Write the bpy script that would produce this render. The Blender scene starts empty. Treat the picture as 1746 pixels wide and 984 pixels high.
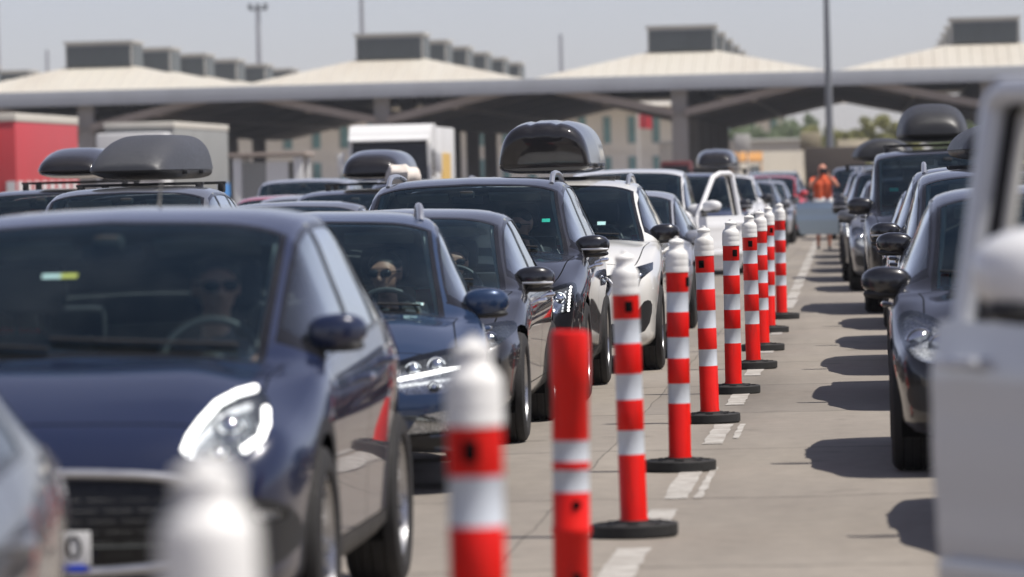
import bpy, bmesh, math, random
from mathutils import Vector, Matrix
from mathutils.bvhtree import BVHTree

random.seed(7)
R = math.radians
SC = bpy.context.scene
COL = SC.collection

# ------------------------------------------------------------------ camera, sky, sun, exposure
F_PX, IMG_W, IMG_H, CAM_H = 9000.0, 1746.0, 984.0, 1.6
YAW, PITCH, ROLL = 3.95, 1.19, 1.45
cam_d = bpy.data.cameras.new('camera')
cam = bpy.data.objects.new('camera', cam_d)
COL.objects.link(cam)
cam_d.sensor_width = 36.0
cam_d.lens = F_PX / IMG_W * 36.0
cam_d.clip_start = 0.5
cam_d.clip_end = 6000
CAM_ROT = Matrix.Rotation(R(YAW), 3, 'Z') @ Matrix.Rotation(R(90 - PITCH), 3, 'X') @ Matrix.Rotation(R(-ROLL), 3, 'Z')
cam.matrix_world = Matrix.Translation((0, 0, CAM_H)) @ CAM_ROT.to_4x4()
cam_d.dof.use_dof = True
cam_d.dof.focus_distance = 38.5
cam_d.dof.aperture_fstop = 3.6
SC.camera = cam

SUN_EL = R(62)
SUN_DIR = Vector((0.97, -0.20, 0)).normalized() * math.cos(SUN_EL) + Vector((0, 0, math.sin(SUN_EL)))
world = bpy.data.worlds.new('World')
SC.world = world
world.use_nodes = True
wn = world.node_tree.nodes
sky = wn.new('ShaderNodeTexSky')
sky.sky_type = 'NISHITA'
sky.sun_disc = False
sky.sun_elevation = SUN_EL
sky.sun_rotation = math.atan2(SUN_DIR.x, SUN_DIR.y)
sky.air_density = 0.8
sky.dust_density = 0.35
sky.ozone_density = 6.0
hsv = wn.new('ShaderNodeHueSaturation')
hsv.inputs['Saturation'].default_value = 0.6
tint = wn.new('ShaderNodeMixRGB')          # summer haze greys the blue
tint.blend_type = 'MULTIPLY'
tint.inputs[0].default_value = 1.0
tint.inputs[2].default_value = (1.05, 0.95, 0.99, 1)
world.node_tree.links.new(sky.outputs[0], hsv.inputs['Color'])
world.node_tree.links.new(hsv.outputs[0], tint.inputs[1])
world.node_tree.links.new(tint.outputs[0], wn['Background'].inputs[0])
wn['Background'].inputs[1].default_value = 0.105

sun_d = bpy.data.lights.new('sun', 'SUN')
sun_d.energy = 5.0
sun_d.angle = R(0.5)
sun_d.color = (1.0, 0.95, 0.88)
sun = bpy.data.objects.new('sun', sun_d)
sun.rotation_euler = SUN_DIR.to_track_quat('Z', 'Y').to_euler()
sun.location = (30, 10, 60)
COL.objects.link(sun)

SC.view_settings.view_transform = 'Standard'
SC.view_settings.look = 'None'
SC.view_settings.gamma = 1.0
SC.view_settings.use_curve_mapping = False
SC.view_settings.exposure = 0.12
SC.render.engine = 'CYCLES'
SC.cycles.max_bounces = 10
SC.cycles.transparent_max_bounces = 24
SC.cycles.use_denoising = True


def at(px, py, Y):
    """world point seen at photo pixel (px, py) at lane depth Y"""
    d = CAM_ROT @ Vector(((px - IMG_W / 2) / F_PX, -(py - IMG_H / 2) / F_PX, -1.0))
    return Vector((0, 0, CAM_H)) + d * (Y / d.y)


# ------------------------------------------------------------------ materials
def nm(name):
    m = bpy.data.materials.new(name)
    m.use_nodes = True
    nt = m.node_tree
    return m, nt, nt.nodes['Principled BSDF']


def setp(b, **k):
    for n, v in k.items():
        b.inputs[n.replace('_', ' ')].default_value = v


def rgba(c):
    return (c[0], c[1], c[2], 1.0)


def noise(nt, scale, detail=4, coord='Object', rough=0.6, vec=None):
    t = nt.nodes.new('ShaderNodeTexCoord')
    n = nt.nodes.new('ShaderNodeTexNoise')
    n.inputs['Scale'].default_value = scale
    n.inputs['Detail'].default_value = detail
    n.inputs['Roughness'].default_value = rough
    if vec:
        mp = nt.nodes.new('ShaderNodeMapping')
        mp.inputs['Scale'].default_value = vec
        nt.links.new(t.outputs[coord], mp.inputs[0])
        nt.links.new(mp.outputs[0], n.inputs['Vector'])
    else:
        nt.links.new(t.outputs[coord], n.inputs['Vector'])
    return n


def ramp(nt, src, a, b, ca, cb):
    r = nt.nodes.new('ShaderNodeValToRGB')
    r.color_ramp.elements[0].position = a
    r.color_ramp.elements[1].position = b
    r.color_ramp.elements[0].color = rgba(ca)
    r.color_ramp.elements[1].color = rgba(cb)
    nt.links.new(src, r.inputs[0])
    return r


def simple(name, c, rough=0.5, metal=0.0, var=0.12, scale=6.0, bump=0.0, spec=0.5):
    """plain procedural material: base colour with mottling, rougher patches"""
    m, nt, b = nm(name)
    n = noise(nt, scale)
    lo = tuple(x * (1 - var) for x in c)
    hi = tuple(min(1, x * (1 + var)) for x in c)
    r = ramp(nt, n.outputs[0], 0.3, 0.7, lo, hi)
    nt.links.new(r.outputs[0], b.inputs['Base Color'])
    r2 = ramp(nt, n.outputs[0], 0.3, 0.75, (max(0.02, rough - 0.08),) * 3, (min(1, rough + 0.1),) * 3)
    nt.links.new(r2.outputs[0], b.inputs['Roughness'])
    setp(b, Metallic=metal)
    b.inputs['Specular IOR Level'].default_value = spec
    if bump:
        bp = nt.nodes.new('ShaderNodeBump')
        bp.inputs['Strength'].default_value = bump
        bp.inputs['Distance'].default_value = 0.01
        n2 = noise(nt, scale * 12)
        nt.links.new(n2.outputs[0], bp.inputs['Height'])
        nt.links.new(bp.outputs[0], b.inputs['Normal'])
    return m


def paint(name, c, metal=0.35, rough=0.35, dust=0.05, inner=(0.14, 0.15, 0.15)):
    """car paint: flaked base under clear coat, thin road dust low down, grey trim on the inner face"""
    m, nt, b = nm(name)
    n = noise(nt, 3.0, 6)
    tc = nt.nodes.new('ShaderNodeTexCoord')
    sx = nt.nodes.new('ShaderNodeSeparateXYZ')
    nt.links.new(tc.outputs['Object'], sx.inputs[0])
    low = nt.nodes.new('ShaderNodeMapRange')
    low.inputs[1].default_value = 0.15
    low.inputs[2].default_value = 0.75
    low.inputs[3].default_value = 1.0
    low.inputs[4].default_value = 0.15
    nt.links.new(sx.outputs[2], low.inputs[0])
    mu = nt.nodes.new('ShaderNodeMath')
    mu.operation = 'MULTIPLY'
    nt.links.new(low.outputs[0], mu.inputs[0])
    nt.links.new(n.outputs[0], mu.inputs[1])
    mu2 = nt.nodes.new('ShaderNodeMath')
    mu2.operation = 'MULTIPLY'
    nt.links.new(mu.outputs[0], mu2.inputs[0])
    mu2.inputs[1].default_value = dust * 2
    mx = nt.nodes.new('ShaderNodeMixRGB')
    mx.inputs[1].default_value = rgba(c)
    mx.inputs[2].default_value = (0.30, 0.27, 0.23, 1)
    nt.links.new(mu2.outputs[0], mx.inputs[0])
    nt.links.new(mx.outputs[0], b.inputs['Base Color'])
    setp(b, Metallic=metal, Roughness=rough)
    b.inputs['Coat Weight'].default_value = 1.0
    cr = ramp(nt, mu.outputs[0], 0.2, 0.7, (0.02,) * 3, (0.12,) * 3)
    nt.links.new(cr.outputs[0], b.inputs['Coat Roughness'])
    geo = nt.nodes.new('ShaderNodeNewGeometry')
    ib = nt.nodes.new('ShaderNodeBsdfDiffuse')
    ib.inputs[0].default_value = rgba(inner)
    ms = nt.nodes.new('ShaderNodeMixShader')
    nt.links.new(geo.outputs['Backfacing'], ms.inputs[0])
    nt.links.new(b.outputs[0], ms.inputs[1])
    nt.links.new(ib.outputs[0], ms.inputs[2])
    nt.links.new(ms.outputs[0], nt.nodes['Material Output'].inputs[0])
    return m


def glass(name, tint, refl=1.0, ior=1.45, gcol=(0.95, 0.98, 1.0)):
    m, nt, b = nm(name)
    nt.nodes.remove(b)
    tr = nt.nodes.new('ShaderNodeBsdfTransparent')
    tr.inputs[0].default_value = rgba(tint)
    gl = nt.nodes.new('ShaderNodeBsdfGlossy')
    gl.inputs['Roughness'].default_value = 0.03
    gl.inputs[0].default_value = rgba(gcol)
    fr = nt.nodes.new('ShaderNodeFresnel')
    fr.inputs[0].default_value = ior
    mul = nt.nodes.new('ShaderNodeMath')
    mul.operation = 'MULTIPLY'
    mul.use_clamp = True
    mul.inputs[1].default_value = refl
    n = noise(nt, 5.0)
    rr = ramp(nt, n.outputs[0], 0.3, 0.8, (0.015,) * 3, (0.05,) * 3)
    nt.links.new(rr.outputs[0], gl.inputs['Roughness'])
    nt.links.new(fr.outputs[0], mul.inputs[0])
    ms = nt.nodes.new('ShaderNodeMixShader')
    nt.links.new(mul.outputs[0], ms.inputs[0])
    nt.links.new(tr.outputs[0], ms.inputs[1])
    nt.links.new(gl.outputs[0], ms.inputs[2])
    du = nt.nodes.new('ShaderNodeBsdfDiffuse')
    du.inputs[0].default_value = (0.40, 0.45, 0.47, 1)
    nd = noise(nt, 2.2, 7, rough=0.7)
    fd = ramp(nt, nd.outputs[0], 0.40, 0.75, (0.003,) * 3, (0.035,) * 3)
    m2 = nt.nodes.new('ShaderNodeMixShader')
    nt.links.new(fd.outputs[0], m2.inputs[0])
    nt.links.new(ms.outputs[0], m2.inputs[1])
    nt.links.new(du.outputs[0], m2.inputs[2])
    nt.links.new(m2.outputs[0], nt.nodes['Material Output'].inputs[0])
    return m


def emit(name, c, s):
    m, nt, b = nm(name)
    setp(b, Base_Color=rgba(c), Roughness=0.3)
    b.inputs['Emission Color'].default_value = rgba(c)
    n = noise(nt, 40.0)
    r = ramp(nt, n.outputs[0], 0.2, 0.8, (s * 0.9,) * 3, (s * 1.1,) * 3)
    nt.links.new(r.outputs[0], b.inputs['Emission Strength'])
    return m


M = {}
M['navy'] = paint('navy paint', (0.003, 0.010, 0.042), 0.1, 0.3)
M['blue'] = paint('steel blue paint', (0.010, 0.034, 0.09), 0.35, 0.32)
M['charcoal'] = paint('charcoal paint', (0.018, 0.018, 0.021), 0.4, 0.33)
M['suvgrey'] = paint('dark graphite paint', (0.016, 0.017, 0.024), 0.45, 0.33)
M['pearl'] = paint('pearl white paint', (0.74, 0.73, 0.69), 0.0, 0.35)
M['white'] = paint('white paint', (0.72, 0.72, 0.72), 0.0, 0.4)
M['silver'] = paint('silver paint', (0.42, 0.43, 0.46), 0.5, 0.35)
M['grey'] = paint('grey paint', (0.16, 0.165, 0.175), 0.55, 0.33)
M['black'] = paint('black paint', (0.006, 0.006, 0.008), 0.1, 0.3)
M['blackblue'] = paint('blue black paint', (0.006, 0.008, 0.014), 0.2, 0.3)
M['red'] = paint('red paint', (0.55, 0.02, 0.03), 0.1, 0.3)
M['midblue'] = paint('pale blue paint', (0.38, 0.50, 0.60), 0.2, 0.4)
M['vansilver'] = paint('van silver paint', (0.56, 0.57, 0.59), 0.15, 0.4)
M['trim'] = simple('gloss black trim', (0.008, 0.008, 0.009), 0.18)
M['plastic'] = simple('black plastic', (0.018, 0.018, 0.019), 0.55, bump=0.1)
M['gap'] = simple('panel gap', (0.002, 0.002, 0.002), 0.9, spec=0.1)
M['rubber'] = simple('tyre rubber', (0.016, 0.015, 0.015), 0.8, bump=0.2, scale=20)
M['base'] = simple('recycled rubber base', (0.016, 0.016, 0.016), 0.75, bump=0.3, scale=25, var=0.3)
M['alloy'] = simple('alloy rim', (0.45, 0.45, 0.46), 0.28, 0.9)
M['darkalloy'] = simple('dark alloy rim', (0.06, 0.06, 0.065), 0.35, 0.8)
M['chrome'] = simple('chrome', (0.7, 0.71, 0.73), 0.12, 1.0, var=0.05)
M['satin'] = simple('satin aluminium', (0.6, 0.61, 0.63), 0.35, 0.9, var=0.05)
M['refl'] = simple('lamp reflector', (0.45, 0.46, 0.48), 0.2, 0.9, var=0.4, scale=60)
M['reflw'] = simple('faceted lamp reflector', (0.75, 0.76, 0.78), 0.25, 0.6, var=0.5, scale=50)
M['reflk'] = simple('dark lamp housing', (0.05, 0.06, 0.075), 0.25, 0.6, var=0.4, scale=40)
M['lens'] = glass('lamp lens', (0.93, 0.95, 0.97), 1.0)
M['wind'] = glass('windscreen glass', (0.78, 0.93, 0.95), 1.15, 1.5, (0.55, 0.86, 1.0))
M['side'] = glass('side window glass', (0.84, 0.92, 0.90), 1.9, 1.5)
M['dark_glass'] = glass('privacy glass', (0.07, 0.08, 0.09), 1.2, 1.5)
M['led'] = emit('daytime light', (1.0, 0.99, 0.96), 2.2)
M['lens_smoke'] = simple('smoked tail lamp', (0.16, 0.13, 0.13), 0.12, 0.4, var=0.4, scale=25)
M['tail'] = simple('red tail lamp', (0.30, 0.008, 0.008), 0.12)
M['seat'] = simple('seat cloth', (0.02, 0.022, 0.026), 0.85, bump=0.1, scale=15)
M['dash'] = simple('dashboard plastic', (0.02, 0.022, 0.024), 0.6, bump=0.1, scale=15)
M['liner'] = simple('grey headlining', (0.22, 0.24, 0.24), 0.9)
M['pillar'] = simple('pale pillar trim', (0.30, 0.32, 0.31), 0.8)
M['sticker'] = simple('yellow sticker', (0.75, 0.62, 0.12), 0.6)
M['stickerw'] = simple('white sticker', (0.75, 0.8, 0.76), 0.6)
M['stickerg'] = simple('green sticker', (0.02, 0.42, 0.30), 0.5)
M['plate'] = simple('licence plate white', (0.72, 0.72, 0.70), 0.4, var=0.05)
M['plateb'] = simple('licence plate blue', (0.02, 0.06, 0.5), 0.4)
M['ink'] = simple('plate ink', (0.01, 0.01, 0.01), 0.5)
M['skin'] = simple('skin', (0.30, 0.155, 0.105), 0.5, var=0.1)
M['tanskin'] = simple('tanned skin', (0.46, 0.20, 0.13), 0.5, var=0.1)
M['shirtg'] = simple('grey shirt', (0.26, 0.28, 0.30), 0.9)
M['shirtd'] = simple('dark shirt', (0.03, 0.035, 0.05), 0.9)
M['orange'] = simple('orange top', (0.62, 0.10, 0.035), 0.85)
M['shorts'] = simple('white shorts', (0.75, 0.74, 0.72), 0.85)
M['hair'] = simple('dark hair', (0.02, 0.014, 0.01), 0.6)
M['shades'] = simple('sunglasses', (0.004, 0.004, 0.005), 0.1)
M['jeans'] = simple('dark trousers', (0.03, 0.035, 0.05), 0.9)
M['boxgloss'] = paint('gloss black box', (0.004, 0.004, 0.007), 0.0, 0.5)
M['boxgloss'].node_tree.nodes['Principled BSDF'].inputs['Specular IOR Level'].default_value = 0.1
M['boxmatt'] = simple('matt grey box', (0.05, 0.052, 0.058), 0.5, bump=0.08, scale=30)
M['boxdark'] = simple('matt black box', (0.03, 0.03, 0.031), 0.45, bump=0.08, scale=30)


def own_noise(nt, scale, detail, vec=(1, 1, 1)):
    """4D noise whose fourth coordinate is the object's own random number"""
    n = noise(nt, scale, detail, vec=vec)
    n.noise_dimensions = '4D'
    oi = nt.nodes.new('ShaderNodeObjectInfo')
    mu = nt.nodes.new('ShaderNodeMath')
    mu.operation = 'MULTIPLY'
    mu.inputs[1].default_value = 60.0
    nt.links.new(oi.outputs['Random'], mu.inputs[0])
    nt.links.new(mu.outputs[0], n.inputs['W'])
    return n


def red_plastic():
    m, nt, b = nm('red post plastic')
    n = own_noise(nt, 5.0, 6)
    r = ramp(nt, n.outputs[0], 0.3, 0.72, (0.66, 0.006, 0.005), (0.78, 0.014, 0.008))
    n2 = own_noise(nt, 26.0, 6, (1, 1, 0.14))
    r2 = ramp(nt, n2.outputs[0], 0.54, 0.76, (0, 0, 0), (0.7,) * 3)
    mx = nt.nodes.new('ShaderNodeMixRGB')
    mx.inputs[2].default_value = (0.25, 0.02, 0.015, 1)
    nt.links.new(r2.outputs[0], mx.inputs[0])
    nt.links.new(r.outputs[0], mx.inputs[1])
    nt.links.new(mx.outputs[0], b.inputs['Base Color'])
    setp(b, Roughness=0.42)
    b.inputs['Specular IOR Level'].default_value = 0.25
    return m


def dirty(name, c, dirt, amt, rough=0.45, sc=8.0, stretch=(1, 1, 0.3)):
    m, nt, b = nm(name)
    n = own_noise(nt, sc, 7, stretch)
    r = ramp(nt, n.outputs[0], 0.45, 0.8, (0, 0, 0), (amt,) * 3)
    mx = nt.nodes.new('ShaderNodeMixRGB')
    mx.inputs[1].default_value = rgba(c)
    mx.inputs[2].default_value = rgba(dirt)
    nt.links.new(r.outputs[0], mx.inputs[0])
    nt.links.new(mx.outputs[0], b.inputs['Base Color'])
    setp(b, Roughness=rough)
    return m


M['post_red'] = red_plastic()
M['post_white'] = dirty('white cap plastic', (0.80, 0.79, 0.76), (0.36, 0.33, 0.28), 0.75, 0.55)
M['post_band'] = dirty('reflective band', (0.60, 0.64, 0.69), (0.30, 0.29, 0.28), 0.6, 0.4)


def concrete():
    m, nt, b = nm('worn concrete')
    L = nt.links
    tc = nt.nodes.new('ShaderNodeTexCoord')
    big = noise(nt, 0.22, 6)
    fine = noise(nt, 7.0, 9, rough=0.75)
    grit = noise(nt, 90.0, 3)
    streak = noise(nt, 0.9, 6, vec=(1.0, 0.10, 1))
    base = ramp(nt, big.outputs[0], 0.3, 0.72, (0.225, 0.199, 0.170), (0.285, 0.256, 0.222))
    fr = ramp(nt, fine.outputs[0], 0.25, 0.75, (0.78, 0.78, 0.78), (1.15, 1.14, 1.12))
    sr = ramp(nt, streak.outputs[0], 0.35, 0.7, (0.86, 0.855, 0.85), (1.08, 1.08, 1.08))
    gr = ramp(nt, grit.outputs[0], 0.3, 0.7, (0.88,) * 3, (1.1,) * 3)
    cur = base.outputs[0]
    for x in (fr, sr, gr):
        mm = nt.nodes.new('ShaderNodeMixRGB')
        mm.blend_type = 'MULTIPLY'
        mm.inputs[0].default_value = 1.0
        L.new(cur, mm.inputs[1])
        L.new(x.outputs[0], mm.inputs[2])
        cur = mm.outputs[0]
    # every slab its own tone
    tcs = nt.nodes.new('ShaderNodeSeparateXYZ')
    L.new(tc.outputs['Object'], tcs.inputs[0])
    comb = nt.nodes.new('ShaderNodeCombineXYZ')
    for ax, per, off in ((0, 3.75, 1.58), (1, 4.6, 1.55)):
        a = nt.nodes.new('ShaderNodeMath')
        a.operation = 'ADD'
        L.new(tcs.outputs[ax], a.inputs[0])
        a.inputs[1].default_value = off
        d = nt.nodes.new('ShaderNodeMath')
        d.operation = 'DIVIDE'
        L.new(a.outputs[0], d.inputs[0])
        d.inputs[1].default_value = per
        fl_ = nt.nodes.new('ShaderNodeMath')
        fl_.operation = 'FLOOR'
        L.new(d.outputs[0], fl_.inputs[0])
        L.new(fl_.outputs[0], comb.inputs[ax])
    wn_ = nt.nodes.new('ShaderNodeTexWhiteNoise')
    L.new(comb.outputs[0], wn_.inputs[0])
    tone = ramp(nt, wn_.outputs[0], 0.0, 1.0, (0.90, 0.90, 0.905), (1.07, 1.065, 1.05))
    trk = nt.nodes.new('ShaderNodeMath')          # tyre tracks 1.6 m apart in each lane
    trk.operation = 'PINGPONG'
    L.new(tcs.outputs[0], trk.inputs[0])
    trk.inputs[1].default_value = 0.93
    tr2 = noise(nt, 1.2, 5, vec=(1.0, 0.05, 1))
    trm = nt.nodes.new('ShaderNodeMath')
    trm.operation = 'MULTIPLY'
    L.new(trk.outputs[0], trm.inputs[0])
    L.new(tr2.outputs[0], trm.inputs[1])
    trr = ramp(nt, trm.outputs[0], 0.30, 0.62, (1, 1, 1), (0.72, 0.715, 0.71))
    for x in (tone, trr):
        mm = nt.nodes.new('ShaderNodeMixRGB')
        mm.blend_type = 'MULTIPLY'
        mm.inputs[0].default_value = 1.0
        L.new(cur, mm.inputs[1])
        L.new(x.outputs[0], mm.inputs[2])
        cur = mm.outputs[0]
    # oil spots
    sp = noise(nt, 1.6, 3)
    so = ramp(nt, sp.outputs[0], 0.64, 0.76, (1, 1, 1), (0.58, 0.57, 0.56))
    mm = nt.nodes.new('ShaderNodeMixRGB')
    mm.blend_type = 'MULTIPLY'
    mm.inputs[0].default_value = 1.0
    L.new(cur, mm.inputs[1])
    L.new(so.outputs[0], mm.inputs[2])
    cur = mm.outputs[0]
    # slab joints: wandering thin dark lines every 4.6 m across and 3.7 m along
    wob = noise(nt, 0.8, 5)
    sep = nt.nodes.new('ShaderNodeSeparateXYZ')
    L.new(tc.outputs['Object'], sep.inputs[0])

    def joint(axis, period, width, off):
        a = nt.nodes.new('ShaderNodeMath')
        a.operation = 'MULTIPLY_ADD'
        L.new(wob.outputs[0], a.inputs[0])
        a.inputs[1].default_value = 0.5 if axis == 1 else 0.07
        a.inputs[2].default_value = off
        s = nt.nodes.new('ShaderNodeMath')
        s.operation = 'ADD'
        L.new(sep.outputs[axis], s.inputs[0])
        L.new(a.outputs[0], s.inputs[1])
        d = nt.nodes.new('ShaderNodeMath')
        d.operation = 'PINGPONG'
        L.new(s.outputs[0], d.inputs[0])
        d.inputs[1].default_value = period / 2
        c = nt.nodes.new('ShaderNodeMath')
        c.operation = 'LESS_THAN'
        L.new(d.outputs[0], c.inputs[0])
        c.inputs[1].default_value = width
        return c.outputs[0]
    for args in ((1, 4.6, 0.028, 1.3), (0, 3.75, 0.005, 1.55)):
        mm = nt.nodes.new('ShaderNodeMixRGB')
        mm.blend_type = 'MULTIPLY'
        j = joint(*args)
        k = nt.nodes.new('ShaderNodeMath')
        k.operation = 'MULTIPLY'
        L.new(j, k.inputs[0])
        k.inputs[1].default_value = 0.75
        L.new(k.outputs[0], mm.inputs[0])
        L.new(cur, mm.inputs[1])
        mm.inputs[2].default_value = (0.35, 0.34, 0.33, 1)
        cur = mm.outputs[0]
    L.new(cur, b.inputs['Base Color'])
    setp(b, Roughness=0.85)
    bp = nt.nodes.new('ShaderNodeBump')
    bp.inputs['Strength'].default_value = 0.35
    bp.inputs['Distance'].default_value = 0.006
    L.new(fine.outputs[0], bp.inputs['Height'])
    L.new(bp.outputs[0], b.inputs['Normal'])
    return m


def worn_paint():
    m, nt, b = nm('worn road paint')
    n = noise(nt, 5.0, 8, rough=0.75)
    r = ramp(nt, n.outputs[0], 0.40, 0.60, (0.46, 0.44, 0.405), (0.28, 0.255, 0.225))
    nt.links.new(r.outputs[0], b.inputs['Base Color'])
    setp(b, Roughness=0.8)
    return m


M['concrete'] = concrete()
M['roadpaint'] = worn_paint()


# ------------------------------------------------------------------ mesh helpers
def link(name, me, parent=None):
    o = bpy.data.objects.new(name, me)
    COL.objects.link(o)
    if parent:
        o.parent = parent
    return o


def empty(name, loc=(0, 0, 0), rz=0.0, parent=None):
    o = bpy.data.objects.new(name, None)
    o.empty_display_size = 0.2
    COL.objects.link(o)
    o.location = loc
    o.rotation_euler = (0, 0, rz)
    if parent:
        o.parent = parent
    return o


def tag(o, label=None, cat=None, group=None, kind=None):
    for k, v in (('label', label), ('category', cat), ('group', group), ('kind', kind)):
        if v:
            o[k] = v
    return o


def copy_tree(o, parent=None):
    c = o.copy()
    COL.objects.link(c)
    if parent:
        c.parent = parent
    for ch in list(o.children):
        copy_tree(ch, c)
    return c


class MB:
    def __init__(s):
        s.v, s.f, s.m, s.s = [], [], [], []

    def add(s, vs, fs, mi=0, smooth=False, mat=None):
        n = len(s.v)
        if mat is not None:
            vs = [mat @ Vector(v) for v in vs]
        s.v += [tuple(v) for v in vs]
        for f in fs:
            s.f.append([i + n for i in f])
            s.m.append(mi)
            s.s.append(smooth)
        return s

    def box(s, c, d, mi=0, bev=0.0, mat=None, seg=2):
        bm = bmesh.new()
        bmesh.ops.create_cube(bm, size=1.0)
        for v in bm.verts:
            v.co = Vector((v.co.x * d[0] + c[0], v.co.y * d[1] + c[1], v.co.z * d[2] + c[2]))
        if bev:
            bmesh.ops.bevel(bm, geom=bm.edges[:], offset=bev, segments=seg, affect='EDGES', profile=0.6)
        bm.verts.index_update()
        s.add([v.co.copy() for v in bm.verts], [[v.index for v in f.verts] for f in bm.faces], mi, bev > 0, mat)
        bm.free()
        return s

    def tube(s, pts, r, n=8, mi=0, caps=True, closed=False):
        pts = [Vector(p) for p in pts]
        rs = r if isinstance(r, (list, tuple)) else [r] * len(pts)
        vs, fs = [], []
        N = len(pts)
        prev = None
        for i, p in enumerate(pts):
            a = pts[(i - 1) % N] if (i > 0 or closed) else p
            b = pts[(i + 1) % N] if (i < N - 1 or closed) else p
            d = (b - a)
            d = d.normalized() if d.length > 1e-9 else Vector((0, 0, 1))
            u = prev if prev is not None else (Vector((0, 0, 1)) if abs(d.z) < 0.9 else Vector((1, 0, 0)))
            u = (u - d * u.dot(d))
            u = u.normalized() if u.length > 1e-6 else d.orthogonal().normalized()
            prev = u
            w = d.cross(u)
            for k in range(n):
                t = 2 * math.pi * k / n
                vs.append(p + (u * math.cos(t) + w * math.sin(t)) * rs[i])
        for i in range(N if closed else N - 1):
            j = (i + 1) % N
            for k in range(n):
                l = (k + 1) % n
                fs.append([i * n + k, i * n + l, j * n + l, j * n + k])
        if caps and not closed:
            fs.append(list(range(n))[::-1])
            fs.append([(N - 1) * n + k for k in range(n)])
        return s.add(vs, fs, mi, True)

    def lathe(s, prof, n=32, mi=0, mat=None, smooth=True, mis=None):
        """prof: list of (r, z) turned about Z"""
        vs, N = [], len(prof)
        for r, z in prof:
            for k in range(n):
                t = 2 * math.pi * k / n
                vs.append(Vector((r * math.cos(t), r * math.sin(t), z)))
        for i in range(N - 1):
            fs = []
            for k in range(n):
                l = (k + 1) % n
                fs.append([i * n + k, i * n + l, (i + 1) * n + l, (i + 1) * n + k])
            if i == 0:
                s.add(vs, fs, mis[i] if mis else mi, smooth, mat)
                base = len(s.v) - len(vs)
            else:
                for f in fs:
                    s.f.append([q + base for q in f])
                    s.m.append(mis[i] if mis else mi)
                    s.s.append(smooth)
        return s

    def sell(s, c, r, e1=0.6, e2=0.6, nu=28, nv=14, mi=0, mat=None):
        """superellipsoid"""
        def sp(x, e):
            return math.copysign(abs(x) ** e, x)
        vs, fs = [], []
        for i in range(nv + 1):
            a = -math.pi / 2 + math.pi * i / nv
            for k in range(nu):
                t = 2 * math.pi * k / nu
                vs.append(Vector((c[0] + r[0] * sp(math.cos(a), e1) * sp(math.cos(t), e2),
                                  c[1] + r[1] * sp(math.cos(a), e1) * sp(math.sin(t), e2),
                                  c[2] + r[2] * sp(math.sin(a), e1))))
        for i in range(nv):
            for k in range(nu):
                l = (k + 1) % nu
                fs.append([i * nu + k, i * nu + l, (i + 1) * nu + l, (i + 1) * nu + k])
        return s.add(vs, fs, mi, True, mat)

    def prism(s, poly, y0, y1, mi=0, mat=None):
        """polygon in (x, z) pushed from y0 to y1"""
        n = len(poly)
        vs = [(x, y0, z) for x, z in poly] + [(x, y1, z) for x, z in poly]
        fs = [list(range(n)), list(range(n, 2 * n))[::-1]]
        for i in range(n):
            j = (i + 1) % n
            fs.append([i, i + n, j + n, j])
        return s.add(vs, fs, mi, False, mat)

    def build(s, name, mats, parent=None, fix=True):
        me = bpy.data.meshes.new(name)
        me.from_pydata(s.v, [], s.f)
        for m in (mats if isinstance(mats, (list, tuple)) else [mats]):
            me.materials.append(m)
        for p, mi, sm in zip(me.polygons, s.m, s.s):
            p.material_index = mi
            p.use_smooth = sm
        if fix:
            bm = bmesh.new()
            bm.from_mesh(me)
            bmesh.ops.remove_doubles(bm, verts=bm.verts, dist=1e-5)
            bmesh.ops.recalc_face_normals(bm, faces=bm.faces)
            for e in bm.edges:
                if len(e.link_faces) == 2 and e.calc_face_angle(0) > .66:
                    e.smooth = False
            bm.to_mesh(me)
            bm.free()
        me.update()
        return link(name, me, parent)


def pchip(pts):
    xs = [p[0] for p in pts]
    ys = [p[1] for p in pts]
    n = len(xs)
    h = [max(1e-9, xs[i + 1] - xs[i]) for i in range(n - 1)]
    d = [(ys[i + 1] - ys[i]) / h[i] for i in range(n - 1)]
    m = [0.0] * n
    m[0], m[-1] = d[0], d[-1]
    for i in range(1, n - 1):
        if d[i - 1] * d[i] <= 0:
            m[i] = 0
        else:
            w1, w2 = 2 * h[i] + h[i - 1], h[i] + 2 * h[i - 1]
            m[i] = (w1 + w2) / (w1 / d[i - 1] + w2 / d[i])

    def f(x):
        if x <= xs[0]:
            return ys[0]
        if x >= xs[-1]:
            return ys[-1]
        i = 0
        while x > xs[i + 1]:
            i += 1
        t = (x - xs[i]) / h[i]
        t2, t3 = t * t, t * t * t
        return ((2 * t3 - 3 * t2 + 1) * ys[i] + (t3 - 2 * t2 + t) * h[i] * m[i]
                + (-2 * t3 + 3 * t2) * ys[i + 1] + (t3 - t2) * h[i] * m[i + 1])
    return f


def lerp(a, b, t):
    return a + (b - a) * t


# ------------------------------------------------------------------ the car builder
AX = {'x': (1, 2, 0), 'y': (0, 2, 1), 'z': (0, 1, 2)}


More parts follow.
